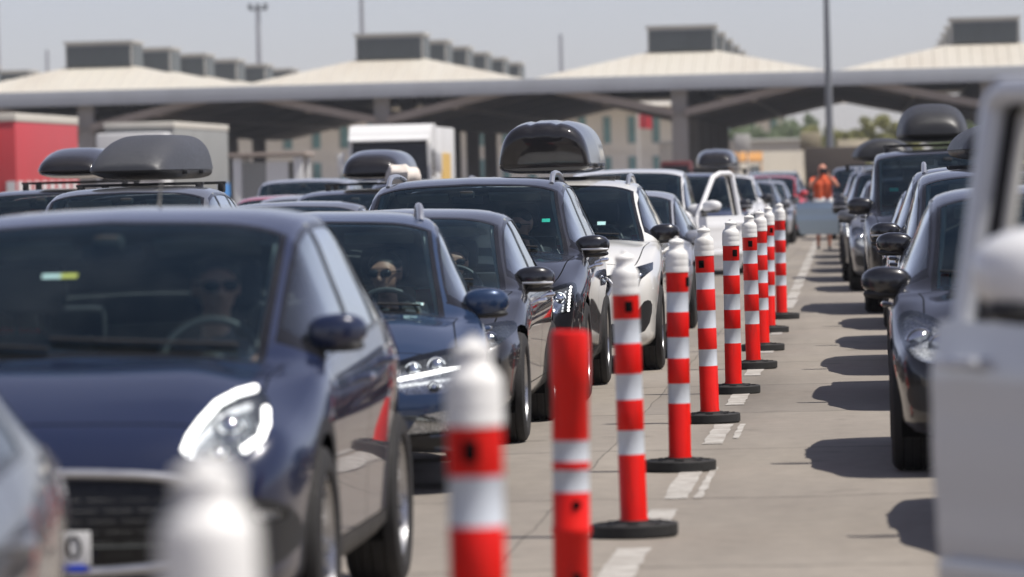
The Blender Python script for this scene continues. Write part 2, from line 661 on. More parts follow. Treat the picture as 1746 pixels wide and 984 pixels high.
class Shell:
    """lofted car body: stations along y (front at 0), ring parameter v 0..9 from floor centre to roof centre"""

    def __init__(s, p):
        s.p = p
        L, H, hw = p['L'], p['H'], p['W'] / 2
        hf, hc, yc, yr, ye, yg, zg = p['hf'], p['hc'], p['yc'], p['yr'], p['ye'], p['yg'], p['zg']
        nb = p.get('nose', 1.0)
        s.hw = pchip([(0, .60 * hw), (.03, .755 * hw), (.08, .845 * hw), (.16, .915 * hw), (.32, .962 * hw), (.6, .988 * hw), (1.1, hw),
                      (L - 1.2, hw), (L - .6, .97 * hw), (L - .25, .92 * hw), (L - .1, .86 * hw), (L - .03, .77 * hw), (L, .64 * hw)])
        top = [(0, hf - .24 * nb), (.02, hf - .19 * nb), (.06, hf - .13 * nb), (.14, hf - .065 * nb), (.3, hf), ((.3 + yc) / 2, (hf + hc) / 2 + .03), (yc, hc)]
        for t in (.25, .5, .75):
            top.append((lerp(yc, yr, t), lerp(hc, H - .05, t) + .035 * math.sin(math.pi * t)))
        top += [(yr, H - .05), (yr + .45, H - .008), (yr + .9, H), (ye, H - p.get('fall', .06)), (yg, zg)]
        if p.get('trunk'):
            top += [(L - .12, zg - .03), (L - .05, zg - .10), (L, zg - .28)]
        else:
            top += [(L - .04, zg - .22), (L, zg - .36)]
        s.zt = pchip(top)
        s.zb = pchip([(0, .34), (.03, .28), (.1, .23), (.3, .205), (1, .2), (L - 1, .21), (L - .3, .25), (L - .08, .33), (L, .42)])
        s.belt = pchip([(0, hf - .10), (.5, hf - .05), (yc, hc - .05), (yr + .3, hc - .015), (L - .8, p['br']), (L, p['br'])])
        hr = hw - p.get('tumble', .27) + .035
        ci = p.get('ci', .15)
        s.hr = pchip([(0, .40 * hw), (.1, .62 * hw), (.3, hw - .25), (yc - .15, hw - ci - .04), (yc, hw - ci), (lerp(yc, yr, .5), lerp(hw - ci, hr, .55)),
                      (yr, hr), (ye, hr - .01), (yg, hw - .2), (L - .1, hw - .24), (L, .45 * hw)])
        s.drop = pchip([(0, .03), (.3, .03), (yc - .2, .035), (yc, .065), (lerp(yc, yr, .5), .10), (yr, .07), (yr + .4, .052), (ye, .06), (yg, .06), (L, .05)])
        s.cache = {}

    def sec(s, y):
        if y in s.cache:
            return s.cache[y]
        hw, zb, zt = s.hw(y), s.zb(y), s.zt(y)
        zs = min(s.belt(y), zt - .05)
        zr = max(zt - s.drop(y), zs + .012)
        hr = min(s.hr(y), hw - .06)
        h = zs - zb
        yc0 = s.p['yc'] - .05
        x5, x7 = hw - .05, hr
        P = [(0, zb), (hw - .14, zb), (hw - .035, zb + .07), (hw - .022, zb + .36 * h), (hw, zb + .78 * h), (x5, zs),
             (lerp(x5, x7, .5) + .018, lerp(zs, zr, .5)), (x7, zr), (hr * .66, zt - s.drop(y) * .24 + (.012 if .3 < y < yc0 else 0)), (0, zt)]
        t = [0.0]
        for a, b in zip(P, P[1:]):
            t.append(t[-1] + max(.002, math.hypot(b[0] - a[0], b[1] - a[1])))
        s.cache[y] = (t, pchip(list(zip(t, [q[0] for q in P]))), pchip(list(zip(t, [q[1] for q in P]))))
        return s.cache[y]

    def S(s, y, v):
        t, fx, fz = s.sec(y)
        i = min(8, int(v))
        tt = lerp(t[i], t[i + 1], v - i)
        return Vector((fx(tt), y, fz(tt)))

    def bmesh(s):
        p = s.p
        L = p['L']
        ys = [0, .012, .03, .055, .085, .12, .16, .21, .27, .34]
        ys = ys + [L - y for y in ys]
        n = int((L - .8) / .065)
        ys += [lerp(.40, L - .40, i / n) for i in range(n + 1)]
        ys += [p['yc'], p['yr'], p['ye']]
        ys = sorted(set(round(y, 4) for y in ys))
        out = []
        for y in ys:
            if not out or y - out[-1] > .008:
                out.append(y)
        ys = out
        vs = []
        for i, k in enumerate([2, 2, 3, 4, 3, 5, 4, 4, 4]):
            vs += [i + q / k for q in range(k)]
        vs.append(9.0)
        bm = bmesh.new()
        rings = []
        for y in ys:
            half = [s.S(y, v) for v in vs]
            ring = half + [Vector((-q.x, q.y, q.z)) for q in half[-2:0:-1]]
            rings.append([bm.verts.new(q) for q in ring])
        N = len(rings[0])
        for a, b in zip(rings, rings[1:]):
            for k in range(N):
                l = (k + 1) % N
                bm.faces.new((a[k], a[l], b[l], b[k]))
        for ring, flip in ((rings[0], False), (rings[-1], True)):
            H2 = N // 2
            for k in range(H2):
                q = [ring[k], ring[(N - k) % N], ring[N - k - 1], ring[k + 1]]
                u = []
                for w in q:
                    if w not in u:
                        u.append(w)
                if len(u) >= 3:
                    try:
                        bm.faces.new(u)
                    except ValueError:
                        pass
        bmesh.ops.recalc_face_normals(bm, faces=bm.faces)
        bm.normal_update()
        lay = bm.verts.layers.float_vector.new('n0')
        for v in bm.verts:
            v[lay] = v.normal
        bm.faces.layers.int.new('part')
        return bm


def inside(poly, x, y):
    c = False
    n = len(poly)
    j = n - 1
    for i in range(n):
        xi, yi = poly[i]
        xj, yj = poly[j]
        if (yi > y) != (yj > y) and x < (xj - xi) * (y - yi) / (yj - yi) + xi:
            c = not c
        j = i
    return c


def cut(bm, poly, axis, pid, filt):
    """cut a 2D outline into the skin seen along an axis and give the faces inside it the part id"""
    a, b, c = AX[axis]
    lay = bm.faces.layers.int['part']
    x0 = min(p[0] for p in poly) - .01
    x1 = max(p[0] for p in poly) + .01
    y0 = min(p[1] for p in poly) - .01
    y1 = max(p[1] for p in poly) + .01

    def near(f):
        us = [v.co[a] for v in f.verts]
        ws = [v.co[b] for v in f.verts]
        return max(us) > x0 and min(us) < x1 and max(ws) > y0 and min(ws) < y1 and filt(f)
    cand = [f for f in bm.faces if near(f)]
    n = len(poly)
    for i in range(n):
        p, q = poly[i], poly[(i + 1) % n]
        dx, dy = q[0] - p[0], q[1] - p[1]
        ln = math.hypot(dx, dy)
        if ln < 1e-6:
            continue
        sx0, sx1, sy0, sy1 = min(p[0], q[0]) - 1e-4, max(p[0], q[0]) + 1e-4, min(p[1], q[1]) - 1e-4, max(p[1], q[1]) + 1e-4
        sel = []
        for f in cand:
            if not f.is_valid:
                continue
            us = [v.co[a] for v in f.verts]
            ws = [v.co[b] for v in f.verts]
            if max(us) < sx0 or min(us) > sx1 or max(ws) < sy0 or min(ws) > sy1:
                continue
            ds = [((u - p[0]) * dy - (w - p[1]) * dx) for u, w in zip(us, ws)]
            if min(ds) < -1e-7 and max(ds) > 1e-7:
                sel.append(f)
        if not sel:
            continue
        co, no = Vector((0, 0, 0)), Vector((0, 0, 0))
        co[a], co[b] = p
        no[a], no[b] = dy / ln, -dx / ln
        es = list({e for f in sel for e in f.edges})
        vsx = list({v for f in sel for v in f.verts})
        r = bmesh.ops.bisect_plane(bm, geom=vsx + es + sel, dist=1e-6, plane_co=co, plane_no=no)
        s0 = {f for f in cand if f.is_valid}
        s0 |= {g for g in r['geom'] if isinstance(g, bmesh.types.BMFace)}
        cand = list(s0)
    got = 0
    for f in cand:
        if f.is_valid:
            m = f.calc_center_median()
            if inside(poly, m[a], m[b]):
                f[lay] = pid
                got += 1
    return got


def mirror_poly(poly):
    return [(-x, y) for x, y in poly]


def extract(bm, pid, off=0.0, shift=(0, 0, 0), flip=False):
    """faces of one part as (verts, faces, normals)"""
    lay = bm.faces.layers.int['part']
    nl = bm.verts.layers.float_vector['n0']
    idx, vs, fs, ns = {}, [], [], []
    pids = pid if isinstance(pid, (set, tuple, list)) else (pid,)
    ids = []
    for f in bm.faces:
        if f[lay] in pids:
            q = []
            for v in f.verts:
                if v not in idx:
                    idx[v] = len(vs)
                    n = v[nl].normalized() if v[nl].length > 1e-6 else v.normal
                    vs.append(v.co + n * off + Vector(shift))
                    ns.append(n)
                q.append(idx[v])
            fs.append(q)
            ids.append(f[lay])
    return vs, fs, ns, ids


def skin_obj(name, data, mats, parent, slots=None):
    vs, fs, ns, ids = data
    if not fs:
        return None
    me = bpy.data.meshes.new(name)
    me.from_pydata([tuple(v) for v in vs], [], fs)
    for m in (mats if isinstance(mats, (list, tuple)) else [mats]):
        me.materials.append(m)
    for p, i in zip(me.polygons, ids):
        p.use_smooth = True
        if slots:
            p.material_index = slots.get(i, 0)
    try:
        me.normals_split_custom_set_from_vertices([tuple(n) for n in ns])
    except Exception:
        pass
    return link(name, me, parent)


MESH_CACHE = {}


def wheel(parent, x, y, r, side, style='five', rim_mat='alloy'):
    key = ('wheel', round(r, 3), style, rim_mat, side)
    w = empty('wheel', (x, y, r), 0, parent)
    if key in MESH_CACHE:
        for nme, me in MESH_CACHE[key]:
            link(nme, me, w)
        return w
    rot = Matrix.Rotation(R(90) * side, 4, 'Y')        # +z of the lathe points outwards
    t = MB()
    ri = r - .105
    wd = .112
    prof = [(ri, -wd * .8), (ri + .02, -wd), (r - .04, -wd), (r - .012, -wd * .86), (r, -wd * .6), (r, -.055), (r - .007, -.05), (r - .007, -.043), (r, -.038),
            (r, -.004), (r - .007, -.003), (r - .007, .003), (r, .004), (r, .038), (r - .007, .043), (r - .007, .05), (r, .055), (r, wd * .6),
            (r - .012, wd * .86), (r - .04, wd), (ri + .02, wd * .97), (ri, wd * .8)]
    t.lathe(prof, 48, mat=rot)
    o1 = t.build('tyre', M['rubber'], w)
    q = MB()
    q.lathe([(ri + .004, wd * .82), (ri - .012, wd * .86), (ri - .02, wd * .6), (ri - .03, -wd * .7), (ri - .0, -wd * .8)], 40, mat=rot)
    q.lathe([(0.001, .065), (.03, .066), (.036, .055), (.06, .05), (.07, .02), (.075, -.02)], 24, mat=rot)
    ns = {'five': 5, 'ten': 10, 'seven': 7}[style]
    for k in range(ns):
        for d in ((-.17, .17) if style == 'five' else (0,)):
            a = 2 * math.pi * k / ns + d
            m = rot @ Matrix.Rotation(a, 4, 'Z')
            q.add([(.05, -.022, .048), (.05, .022, .048), (ri - .012, .017, .083), (ri - .012, -.017, .083),
                   (.05, -.026, .015), (.05, .026, .015), (ri - .012, .02, .045), (ri - .012, -.02, .045)],
                  [(0, 1, 2, 3), (4, 7, 6, 5), (0, 4, 5, 1), (1, 5, 6, 2), (2, 6, 7, 3), (3, 7, 4, 0)], 0, False, m)
    o2 = q.build('rim', M[rim_mat], w)
    b = MB()
    b.lathe([(.02, -.02), (ri * .72, -.02), (ri * .72, -.04), (.02, -.04)], 32, mat=rot)
    o3 = b.build('brake_disc', M['darkalloy'], w)
    MESH_CACHE[key] = [('tyre', o1.data), ('rim', o2.data), ('brake_disc', o3.data)]
    return w


def side_mirror(parent, x, y, z, side, mat, strip=False, size=1.0, base=None):
    """door mirror; side +1 = the car's left (+x)"""
    q = MB()
    cx = x + side * .145 * size
    vs_before = len(q.v)
    q.sell((cx, y, z), (.125 * size, .075 * size, .078 * size), .72, .75, 28, 14)
    # taper outwards and a flatter back face
    for i in range(vs_before, len(q.v)):
        vx, vy, vz = q.v[i]
        u = (vx - cx) * side / (.125 * size)
        k = 1.0 - .22 * max(0, u) ** 2
        vz = z + (vz - z) * k + .006 * u
        if vy > y + .035 * size:
            vy = y + .035 * size
        vy += .035 * max(0, u) ** 2
        q.v[i] = (vx, vy, vz)
    o = q.build('mirror', mat, parent)
    a = MB()
    a.add([(x - side * .02, y - .05, z - .10), (x - side * .02, y + .06, z - .10), (x + side * .10, y + .03, z - .055), (x + side * .10, y - .03, z - .055),
           (x - side * .05, y - .05, z - .055), (x - side * .05, y + .06, z - .055), (x + side * .10, y + .03, z - .03), (x + side * .10, y - .03, z - .03)],
          [(0, 1, 2, 3), (4, 7, 6, 5), (0, 4, 5, 1), (1, 5, 6, 2), (2, 6, 7, 3), (3, 7, 4, 0)])
    a.sell((cx, y + .004, z - .058 * size), (.118 * size, .066 * size, .026 * size), .8, .75, 20, 8)
    a.build('mirror_foot', base or M['plastic'], o)
    g = MB()
    g.box((cx, y + .036 * size, z + .004), (.19 * size, .004, .115 * size), bev=.0018)
    g.build('mirror_glass', M['chrome'], o)
    if strip:
        t = MB()
        pts = [(cx + side * (-.10 + .215 * k / 8) * size, y - .077 * size * (1 - (abs(-.8 + 1.72 * k / 8)) ** 3 * .5) - .002, z - .026 * size) for k in range(9)]
        t.tube(pts, .009, 8)
        t.build('indicator_strip', M['satin'], o)
    return o


def car(spec, name, label, cat, paint_mat, loc, rz=0.0, group=None, mirror_mat=None):
    p = dict(spec)
    root = empty(name, loc, rz)
    tag(root, label, cat, group)
    sh = Shell(p)
    bm = sh.bmesh()
    bvh = BVHTree.FromBMesh(bm)
    L, H, hw = p['L'], p['H'], p['W'] / 2
    yc, yr, ye, yg = p['yc'], p['yr'], p['ye'], p['yg']
    rw = p['rw']
    yf, yb = p['fo'], p['fo'] + p['wb']
    S = sh.S

    def front(x, z, off=0.004):
        h = bvh.ray_cast(Vector((x, -2, z)), Vector((0, 1, 0)))
        if h[0] is None:
            h = bvh.find_nearest(Vector((x, 0, z)))
        return h[0] + h[1] * off

    # --- wheel arches
    ra = rw + .045
    lay = bm.faces.layers.int['part']
    for ya in (yf, yb):
        circ = [(ya + ra * math.cos(2 * math.pi * k / 28), rw + ra * math.sin(2 * math.pi * k / 28)) for k in range(28)]
        for sd in (1, -1):
            cut(bm, circ, 'x', -1, lambda f: f.calc_center_median().x * sd > .55 * hw)
        if p.get('clad'):
            rb = ra + .055
            c2 = [(ya + rb * math.cos(2 * math.pi * k / 28), rw + rb * math.sin(2 * math.pi * k / 28)) for k in range(28)]
            for sd in (1, -1):
                m0 = {f for f in bm.faces if f[lay] == -1}
                cut(bm, c2, 'x', 3, lambda f: f.calc_center_median().x * sd > .55 * hw and f[lay] != -1)
    bmesh.ops.delete(bm, geom=[f for f in bm.faces if f[lay] == -1], context='FACES')
    up = lambda f: f.normal.z > -.2
    # --- lower cladding
    if p.get('clad'):
        for sd in (1, -1):
            cut(bm, [(yf, .1), (yb, .1), (yb, .33), (yf, .33)], 'x', 3, lambda f: f.calc_center_median().x * sd > .3 * hw and f[lay] == 0)
    # --- windscreen with its black border
    def screen(y0, y1, v0, n=8):
        ptsR = [S(y0, lerp(v0, 9, k / n)) for k in range(n, -1, -1)]
        ptsR += [S(lerp(y0, y1, k / 10), v0) for k in range(1, 10)]
        ptsR += [S(y1, lerp(v0, 9, k / n)) for k in range(0, n + 1)]
        pr = [(q.x, q.z) for q in ptsR]
        return pr + [(-x, z) for x, z in pr[-2:0:-1]]
    fw = lambda f: f.normal.y < .02 and yc - .25 < f.calc_center_median().y < yr + .15
    cut(bm, screen(yc - .015, yr + .01, 7.02), 'y', 1, fw)
    cut(bm, screen(yc + .035, yr - .035, 7.16), 'y', 10, fw)
    bw = lambda f: f.normal.y > .05 and f.calc_center_median().y > ye - .15
    y0, y1 = (ye + .06, yg - .03)
    cut(bm, screen(y1, y0, 7.25), 'y', 11, bw)
    # --- side windows
    yw0 = None
    y = yc - .3
    while y < L:
        if S(y, 7).z - S(y, 5).z > .10:
            yw0 = y
            break
        y += .02
    yB, yC, yQ = p['yB'], p['yC'], p.get('yQ')

    def strip(a, b, v0, v1, slant=0.0, n=10):
        lo = [S(lerp(a, b, k / n), v0) for k in range(n + 1)]
        hi = [S(lerp(a, b - slant, k / n), v1) for k in range(n, -1, -1)]
        return [(q.y, q.z) for q in lo + hi]
    yend = yQ or yC
    sl = p.get('slant', .12)
    for sd in (1, -1):
        sf = lambda f: f.calc_center_median().x * sd > .3 * hw and abs(f.normal.x) > .2 and f[lay] in (0, 1, 12)
        cut(bm, strip(yw0 - .05, yend + .03, 5.03, 6.86, sl), 'x', 1, lambda f: sf(f) and f[lay] == 0)
        cut(bm, strip(yw0 + .05, yB - .035, 5.12, 6.74), 'x', 12, sf)
        cut(bm, strip(yB + .035, yC - (0.03 if yQ else 0), 5.12, 6.74, 0 if yQ else sl), 'x', 13, sf)
        if yQ:
            cut(bm, strip(yC + .03, yQ, 5.14, 6.72, sl), 'x', 14, sf)
    # --- doors and bonnet, each in a thin dark gap
    y0d = yf + ra + .10
    y2d = min(yC + .05, yb + .15)
    for sd in (1, -1):
        sf = lambda f: f.calc_center_median().x * sd > .5 * hw and f[lay] in (0, 2)
        for pid, (a, b) in ((20, (y0d, yB)), (21, (yB, y2d))):
            z0 = p.get('dz', .33)
            cut(bm, [(a, z0), (b, z0), (b, 1.5), (a, 1.5)], 'x', 2, lambda f: sf(f) and f.calc_center_median().z < S(f.calc_center_median().y, 5.02).z)
        for pid, (a, b) in ((20, (y0d, yB)), (21, (yB, y2d))):
            z0 = p.get('dz', .33)
            e = .006
            cut(bm, [(a + e, z0 + e), (b - e, z0 + e), (b - e, 1.5), (a + e, 1.5)], 'x', pid + (0 if sd > 0 else 2),
                lambda f: f.calc_center_median().x * sd > .5 * hw and f[lay] == 2)
    hb0 = p.get('bonnet', .22)

    def bon(e):
        pr = []
        n = 12
        for k in range(n + 1):
            y = lerp(hb0 + e, yc - .03 - e, k / n)
            q = S(y, 6.35)
            pr.append((q.x - e, y))
        return pr + [(-x, y) for x, y in pr[::-1]]
    uf = lambda f: f.normal.z > .25 and f.calc_center_median().y < yc + .1 and f[lay] in (0, 2)
    cut(bm, bon(0), 'z', 2, uf)
    cut(bm, bon(.008), 'z', 22 + 2, uf)
    # --- front face
    ff = lambda f: f.calc_center_median().y < 1.1 and f.normal.y < -.02
    for poly in p.get('black', []):
        for pl in ([poly] if min(q[0] for q in poly) < 0 else [poly, mirror_poly(poly)]):
            cut(bm, pl, 'y', 3, lambda f: ff(f) and f[lay] not in (1, 10))
    if p.get('grille'):
        cut(bm, p['grille'], 'y', 30, ff)
    hl = p['lamp']
    cut(bm, hl, 'y', 31, ff)
    cut(bm, mirror_poly(hl), 'y', 32, ff)
    if p.get('fog'):
        cut(bm, p['fog'], 'y', 33, ff)
        cut(bm, mirror_poly(p['fog']), 'y', 34, ff)
    # --- tail lamps
    tl = p.get('taillamp', [(.52 * hw, p['br'] - .02), (hw + .1, p['br'] + .02), (hw + .1, p['br'] - .17), (.6 * hw, p['br'] - .16)])
    bf = lambda f: f.calc_center_median().y > L - .5 and f.normal.y > -.3 and f[lay] in (0,)
    cut(bm, tl, 'y', 35, bf)
    cut(bm, mirror_poly(tl), 'y', 36, bf)
    # --- build the pieces
    body_mats = [paint_mat, M['trim'], M['gap'], M['plastic']]
    slots = {0: 0, 1: 1, 2: 2, 3: 3}
    skin_obj('body', extract(bm, (0, 1, 2, 3)), body_mats, root, slots)
    wsc = skin_obj('windshield', extract(bm, 10, -.002), M['wind'], root)
    skin_obj('rear_window', extract(bm, 11, -.003), M['dark_glass'] if p.get('privacy') else M['side'], root)
    data = extract(bm, (12, 13, 14), -.006)
    for pid in (12, 13, 14):
        for sd in (1, -1):
            vs, fs, ns, ids = extract(bm, pid, -.005)
            keep = [f for f in fs if sum(vs[i].x for i in f) * sd > 0]
            if keep:
                use = sorted({i for f in keep for i in f})
                mp = {i: k for k, i in enumerate(use)}
                skin_obj('side_window', ([vs[i] for i in use], [[mp[i] for i in f] for f in keep], [ns[i] for i in use], [pid] * len(keep)),
                         M['dark_glass'] if (pid > 12 and p.get('privacy')) else M['side'], root)
    skip = p.get('no_door')
    for pid in (20, 21, 22, 23):
        if skip and pid == skip:
            continue
        d = skin_obj('door', extract(bm, pid, 0.0), [paint_mat], root)
        if d:
            sd = 1 if pid < 22 else -1
            yh = (yB if pid in (20, 22) else y2d) - .2
            zb_ = S(yh, 5).z - .115
            q = MB()
            xx = sh.hw(yh) + .012
            q.tube([(sd * (xx - .03), yh - .10, zb_), (sd * (xx + .012), yh - .07, zb_ + .004), (sd * (xx + .018), yh, zb_ + .006), (sd * (xx + .012), yh + .07, zb_ + .004), (sd * (xx - .03), yh + .10, zb_)],
                   [.012, .014, .014, .014, .012], 8)
            q.build('handle', M['chrome'] if p.get('chrome_handle') else paint_mat, d)
    skin_obj('bonnet', extract(bm, 24, 0.0), [paint_mat], root)
    # lamps
    for pid, sd in ((31, 1), (32, -1)):
        lens = skin_obj('headlight', extract(bm, pid, 0.001), M['lens'], root)
        if not lens:
            continue
        skin_obj('reflector', extract(bm, pid, -.035), M[p.get('refl', 'reflk')], lens)
        q = MB()
        for (x, z, r) in p.get('proj', []):
            c = front(sd * x, z, -.030)
            q.lathe([(.001, .02), (r * .6, .014), (r * .9, .003), (r, -.006), (r * 1.15, -.004), (r * 1.25, -.02)], 20,
                    mat=Matrix.Translation(c) @ Matrix.Rotation(R(90), 4, 'X'))
        if q.v:
            q.build('projector', M['chrome'], lens)
        for pts, r in p.get('drl', []):
            q = MB()
            pp = []
            for (a, b) in zip(pts, pts[1:]):
                for k in range(6):
                    pp.append((lerp(a[0], b[0], k / 6), lerp(a[1], b[1], k / 6)))
            pp.append(pts[-1])
            q.tube([front(sd * x, z, .002) for x, z in pp], r, 8)
            q.build('daytime_light', M['led'], lens)
        if p.get('dots'):
            q = MB()
            for x, z in p['dots']:
                q.sell(front(sd * x, z, -.002), (.010, .010, .010), 1, 1, 10, 6)
            q.build('daytime_light', M['led'], lens)
    for pid in (33, 34):
        f_ = skin_obj('fog_light', extract(bm, pid, -.004), M['lens'], root)
        if f_:
            skin_obj('reflector', extract(bm, pid, -.02), M['reflw'], f_)
    for pid in (35, 36):
        skin_obj('taillight', extract(bm, pid, .003), M[p.get('tail_mat', 'tail')], root)
    if p.get('grille'):
        g = skin_obj('grille', extract(bm, 30, -.012), GRILLE[p.get('grille_mat', 'mesh')], root)
        if g and p.get('surround'):
            q = MB()
            pl = p['grille']
            pp = []
            n = len(pl)
            for i in range(n):
                a, b = pl[i], pl[(i + 1) % n]
                for k in range(8):
                    pp.append(front(lerp(a[0], b[0], k / 8), lerp(a[1], b[1], k / 8), .002))
            q.tube(pp, p.get('surround_r', .014), 8, closed=True)
            q.build('grille_surround', M['satin'], g)
    # wheels and wells
    for ya in (yf, yb):
        for sd in (1, -1):
            x = sd * (hw - .108)
            wheel(root, x, ya, rw, sd, p.get('wheel', 'five'), p.get('rim', 'alloy'))
            q = MB()
            n = 16
            vs, fs = [], []
            for k in range(n + 1):
                a = math.pi * (-.12 + 1.24 * k / n)
                for xx in (hw - .05, hw - .36):
                    vs.append((sd * xx, ya + (ra + .004) * math.cos(a), rw + (ra + .004) * math.sin(a)))
            for k in range(n):
                fs.append([2 * k, 2 * k + 1, 2 * k + 3, 2 * k + 2])
            fs.append([2 * k + 1 for k in range(n + 1)])
            q.add(vs, fs, 0, False)
            q.build('wheel_well', M['gap'], root, fix=False)
    # mirrors
    ym = yw0 + p.get('my', .16)
    zm = S(ym, 5).z + p.get('mz', .06)
    for sd in (1, -1):
        side_mirror(root, sd * (sh.hw(ym) - .145 + p.get('mx', 0)), ym, zm, sd, mirror_mat or paint_mat, p.get('mstrip', False), p.get('ms', 1.0))
    # cabin
    q = MB()
    zc = S(yc, 9).z
    q.box((0, yc + .36, zc - .20), (2 * (hw - .17), .62, .24), bev=.06)
    q.box((0, yc + .62, zc - .33), (.34, .4, .4), bev=.05)
    q.sell((.37, yc + .5, zc - .075), (.20, .14, .045), .7, .8, 18, 8)
    q.build('dashboard', M['dash'], root)
    q = MB()
    ctr = Vector((.37, yc + .70, zc - .07))
    rt = Matrix.Translation(ctr) @ Matrix.Rotation(R(66), 4, 'X')
    q.tube([rt @ Vector((.185 * math.cos(2 * math.pi * k / 28), .185 * math.sin(2 * math.pi * k / 28), 0)) for k in range(28)], .016, 8, closed=True)
    q.tube([rt @ Vector((-.18, 0, 0)), rt @ Vector((0, 0, -.02)), rt @ Vector((.18, 0, 0))], .022, 6)
    q.tube([rt @ Vector((0, -.18, 0)), rt @ Vector((0, 0, -.02))], .022, 6)
    q.sell(rt @ Vector((0, 0, -.02)), (.07, .05, .06), .8, .8, 14, 8)
    q.build('steering_wheel', M['dash'], root)
    zs0 = p.get('seat_z', .33)
    for x in (-.37, .37):
        q = MB()
        ys_ = yB - .18
        q.box((x, ys_ - .25, zs0 + .02), (.5, .52, .18), bev=.06)
        m = Matrix.Translation((x, ys_, zs0 + .08)) @ Matrix.Rotation(R(-14), 4, 'X')
        q.box((0, .03, .30), (.48, .15, .62), bev=.065, mat=m)
        m2 = Matrix.Translation((x, ys_ + .16, H - .30)) @ Matrix.Rotation(R(-8), 4, 'X')
        q.box((0, 0, 0), (.27, .11, .19), bev=.05, mat=m2)
        q.tube([(x - .06, ys_ + .15, H - .55), (x - .06, ys_ + .16, H - .35)], .008, 6)
        q.tube([(x + .06, ys_ + .15, H - .55), (x + .06, ys_ + .16, H - .35)], .008, 6)
        q.build('seat', M['seat'], root)
    q = MB()
    q.box((0, yB + .95, zs0 + .02), (1.25, .5, .2), bev=.06)
    q.box((0, yB + 1.25, zs0 + .32), (1.25, .16, .55), bev=.06)
    for x in (-.42, .42):
        q.box((x, yB + 1.3, zs0 + .66), (.25, .1, .15), bev=.04)
    q.build('rear_bench', M['seat'], root)
    q = MB()
    q.box((0, lerp(yc, yr, .86) + .12, H - .17), (.235, .045, .065), bev=.02)
    q.box((0, lerp(yc, yr, .86) + .04, H - .13), (.11, .14, .06), bev=.025)
    q.build('rear_view_mirror', M['dash'], root)
    for x in (-.34, .34):
        q = MB()
        m = Matrix.Translation((x, yr + .10, H - .15)) @ Matrix.Rotation(R(-20), 4, 'X')
        q.box((0, 0, 0), (.38, .16, .018), bev=.008, mat=m)
        q.build('sun_visor', M['liner'], root)
    for sd in (1, -1):
        q = MB()
        q.tube([S(lerp(yc + .12, yr + .1, k / 8), 7.2) * 1.0 + Vector((.008, .05, -.035)) if sd > 0 else
                Vector((-1, 1, 1)) * S(lerp(yc + .12, yr + .1, k / 8), 7.2) + Vector((-.008, .05, -.035)) for k in range(9)], [.012 + .003 * k for k in range(9)], 8)
        q.build('pillar_trim', M['pillar'], root)
        q = MB()
        c0, c1 = S(yB, 5.1), S(yB - .05, 6.8)
        q.tube([Vector((sd * (c0.x - .06), c0.y, c0.z)), Vector((sd * (c1.x - .05), c1.y + .03, c1.z))], .045, 8)
        q.build('pillar_trim', M['pillar'], root)
    # roof rails
    if p.get('rails'):
        for sd in (1, -1):
            q = MB()
            ya, yz = yr + .22, ye - .05
            pts = []
            n = 12
            for k in range(n + 1):
                t = k / n
                c = S(lerp(ya, yz, t), 7.25)
                lift = .062 * min(1, min(t, 1 - t) / .13) ** .7
                pts.append((sd * (c.x - .012), c.y, c.z + lift - .006))
            q.tube(pts, .02, 8)
            q.build('roof_rail', M['satin'], root)
    if p.get('wipers', True):
        q = MB()
        for x0, x1 in ((.55, -.12), (-.12, -.62)):
            pts = []
            for k in range(7):
                t = k / 6
                h = bvh.ray_cast(Vector((lerp(x0, x1, t), -1, zc + .018 + .035 * t)), Vector((0, 1, 0)))
                if h[0] is not None:
                    pts.append(h[0] + h[1] * .012)
            if len(pts) > 2:
                q.tube(pts, .007, 6)
        q.build('wiper', M['plastic'], root)
    root['_dummy'] = 0
    del root['_dummy']
    bm.free()
    return root, sh, bvh


def grille_mat(kind):
    m, nt, b = nm('grille ' + kind)
    tc = nt.nodes.new('ShaderNodeTexCoord')
    mp = nt.nodes.new('ShaderNodeMapping')
    mp.inputs['Rotation'].default_value = (R(90), 0, 0)
    nt.links.new(tc.outputs['Object'], mp.inputs[0])
    t = nt.nodes.new('ShaderNodeTexBrick')
    if kind == 'mesh':
        t.inputs['Scale'].default_value = 1.0
        t.inputs['Brick Width'].default_value = .115
        t.inputs['Row Height'].default_value = .036
        t.inputs['Mortar Size'].default_value = .012
    else:
        t.inputs['Scale'].default_value = 1.0
        t.inputs['Brick Width'].default_value = 2.5
        t.inputs['Row Height'].default_value = .045
        t.inputs['Mortar Size'].default_value = .012
    t.inputs['Color1'].default_value = (.02, .02, .02, 1)
    t.inputs['Color2'].default_value = (.012, .012, .012, 1)
    t.inputs['Mortar'].default_value = (.0015, .0015, .0015, 1)
    nt.links.new(mp.outputs[0], t.inputs[0])
    nt.links.new(t.outputs[0], b.inputs['Base Color'])
    setp(b, Roughness=.35)
    bp = nt.nodes.new('ShaderNodeBump')
    bp.inputs['Distance'].default_value = .012
    bp.invert = True
    nt.links.new(t.outputs['Fac'], bp.inputs['Height'])
    nt.links.new(bp.outputs[0], b.inputs['Normal'])
    return m


GRILLE = {'mesh': grille_mat('mesh'), 'bars': grille_mat('bars')}


def curve_poly(pts, n=4):
    """closed smooth outline through points"""
    out = []
    N = len(pts)
    for i in range(N):
        p0, p1, p2, p3 = pts[(i - 1) % N], pts[i], pts[(i + 1) % N], pts[(i + 2) % N]
        for k in range(n):
            t = k / n
            q = []
            for a in (0, 1):
                q.append(.5 * (2 * p1[a] + (p2[a] - p0[a]) * t + (2 * p0[a] - 5 * p1[a] + 4 * p2[a] - p3[a]) * t * t
                               + (-p0[a] + 3 * p1[a] - 3 * p2[a] + p3[a]) * t ** 3))
            out.append(tuple(q))
    return out


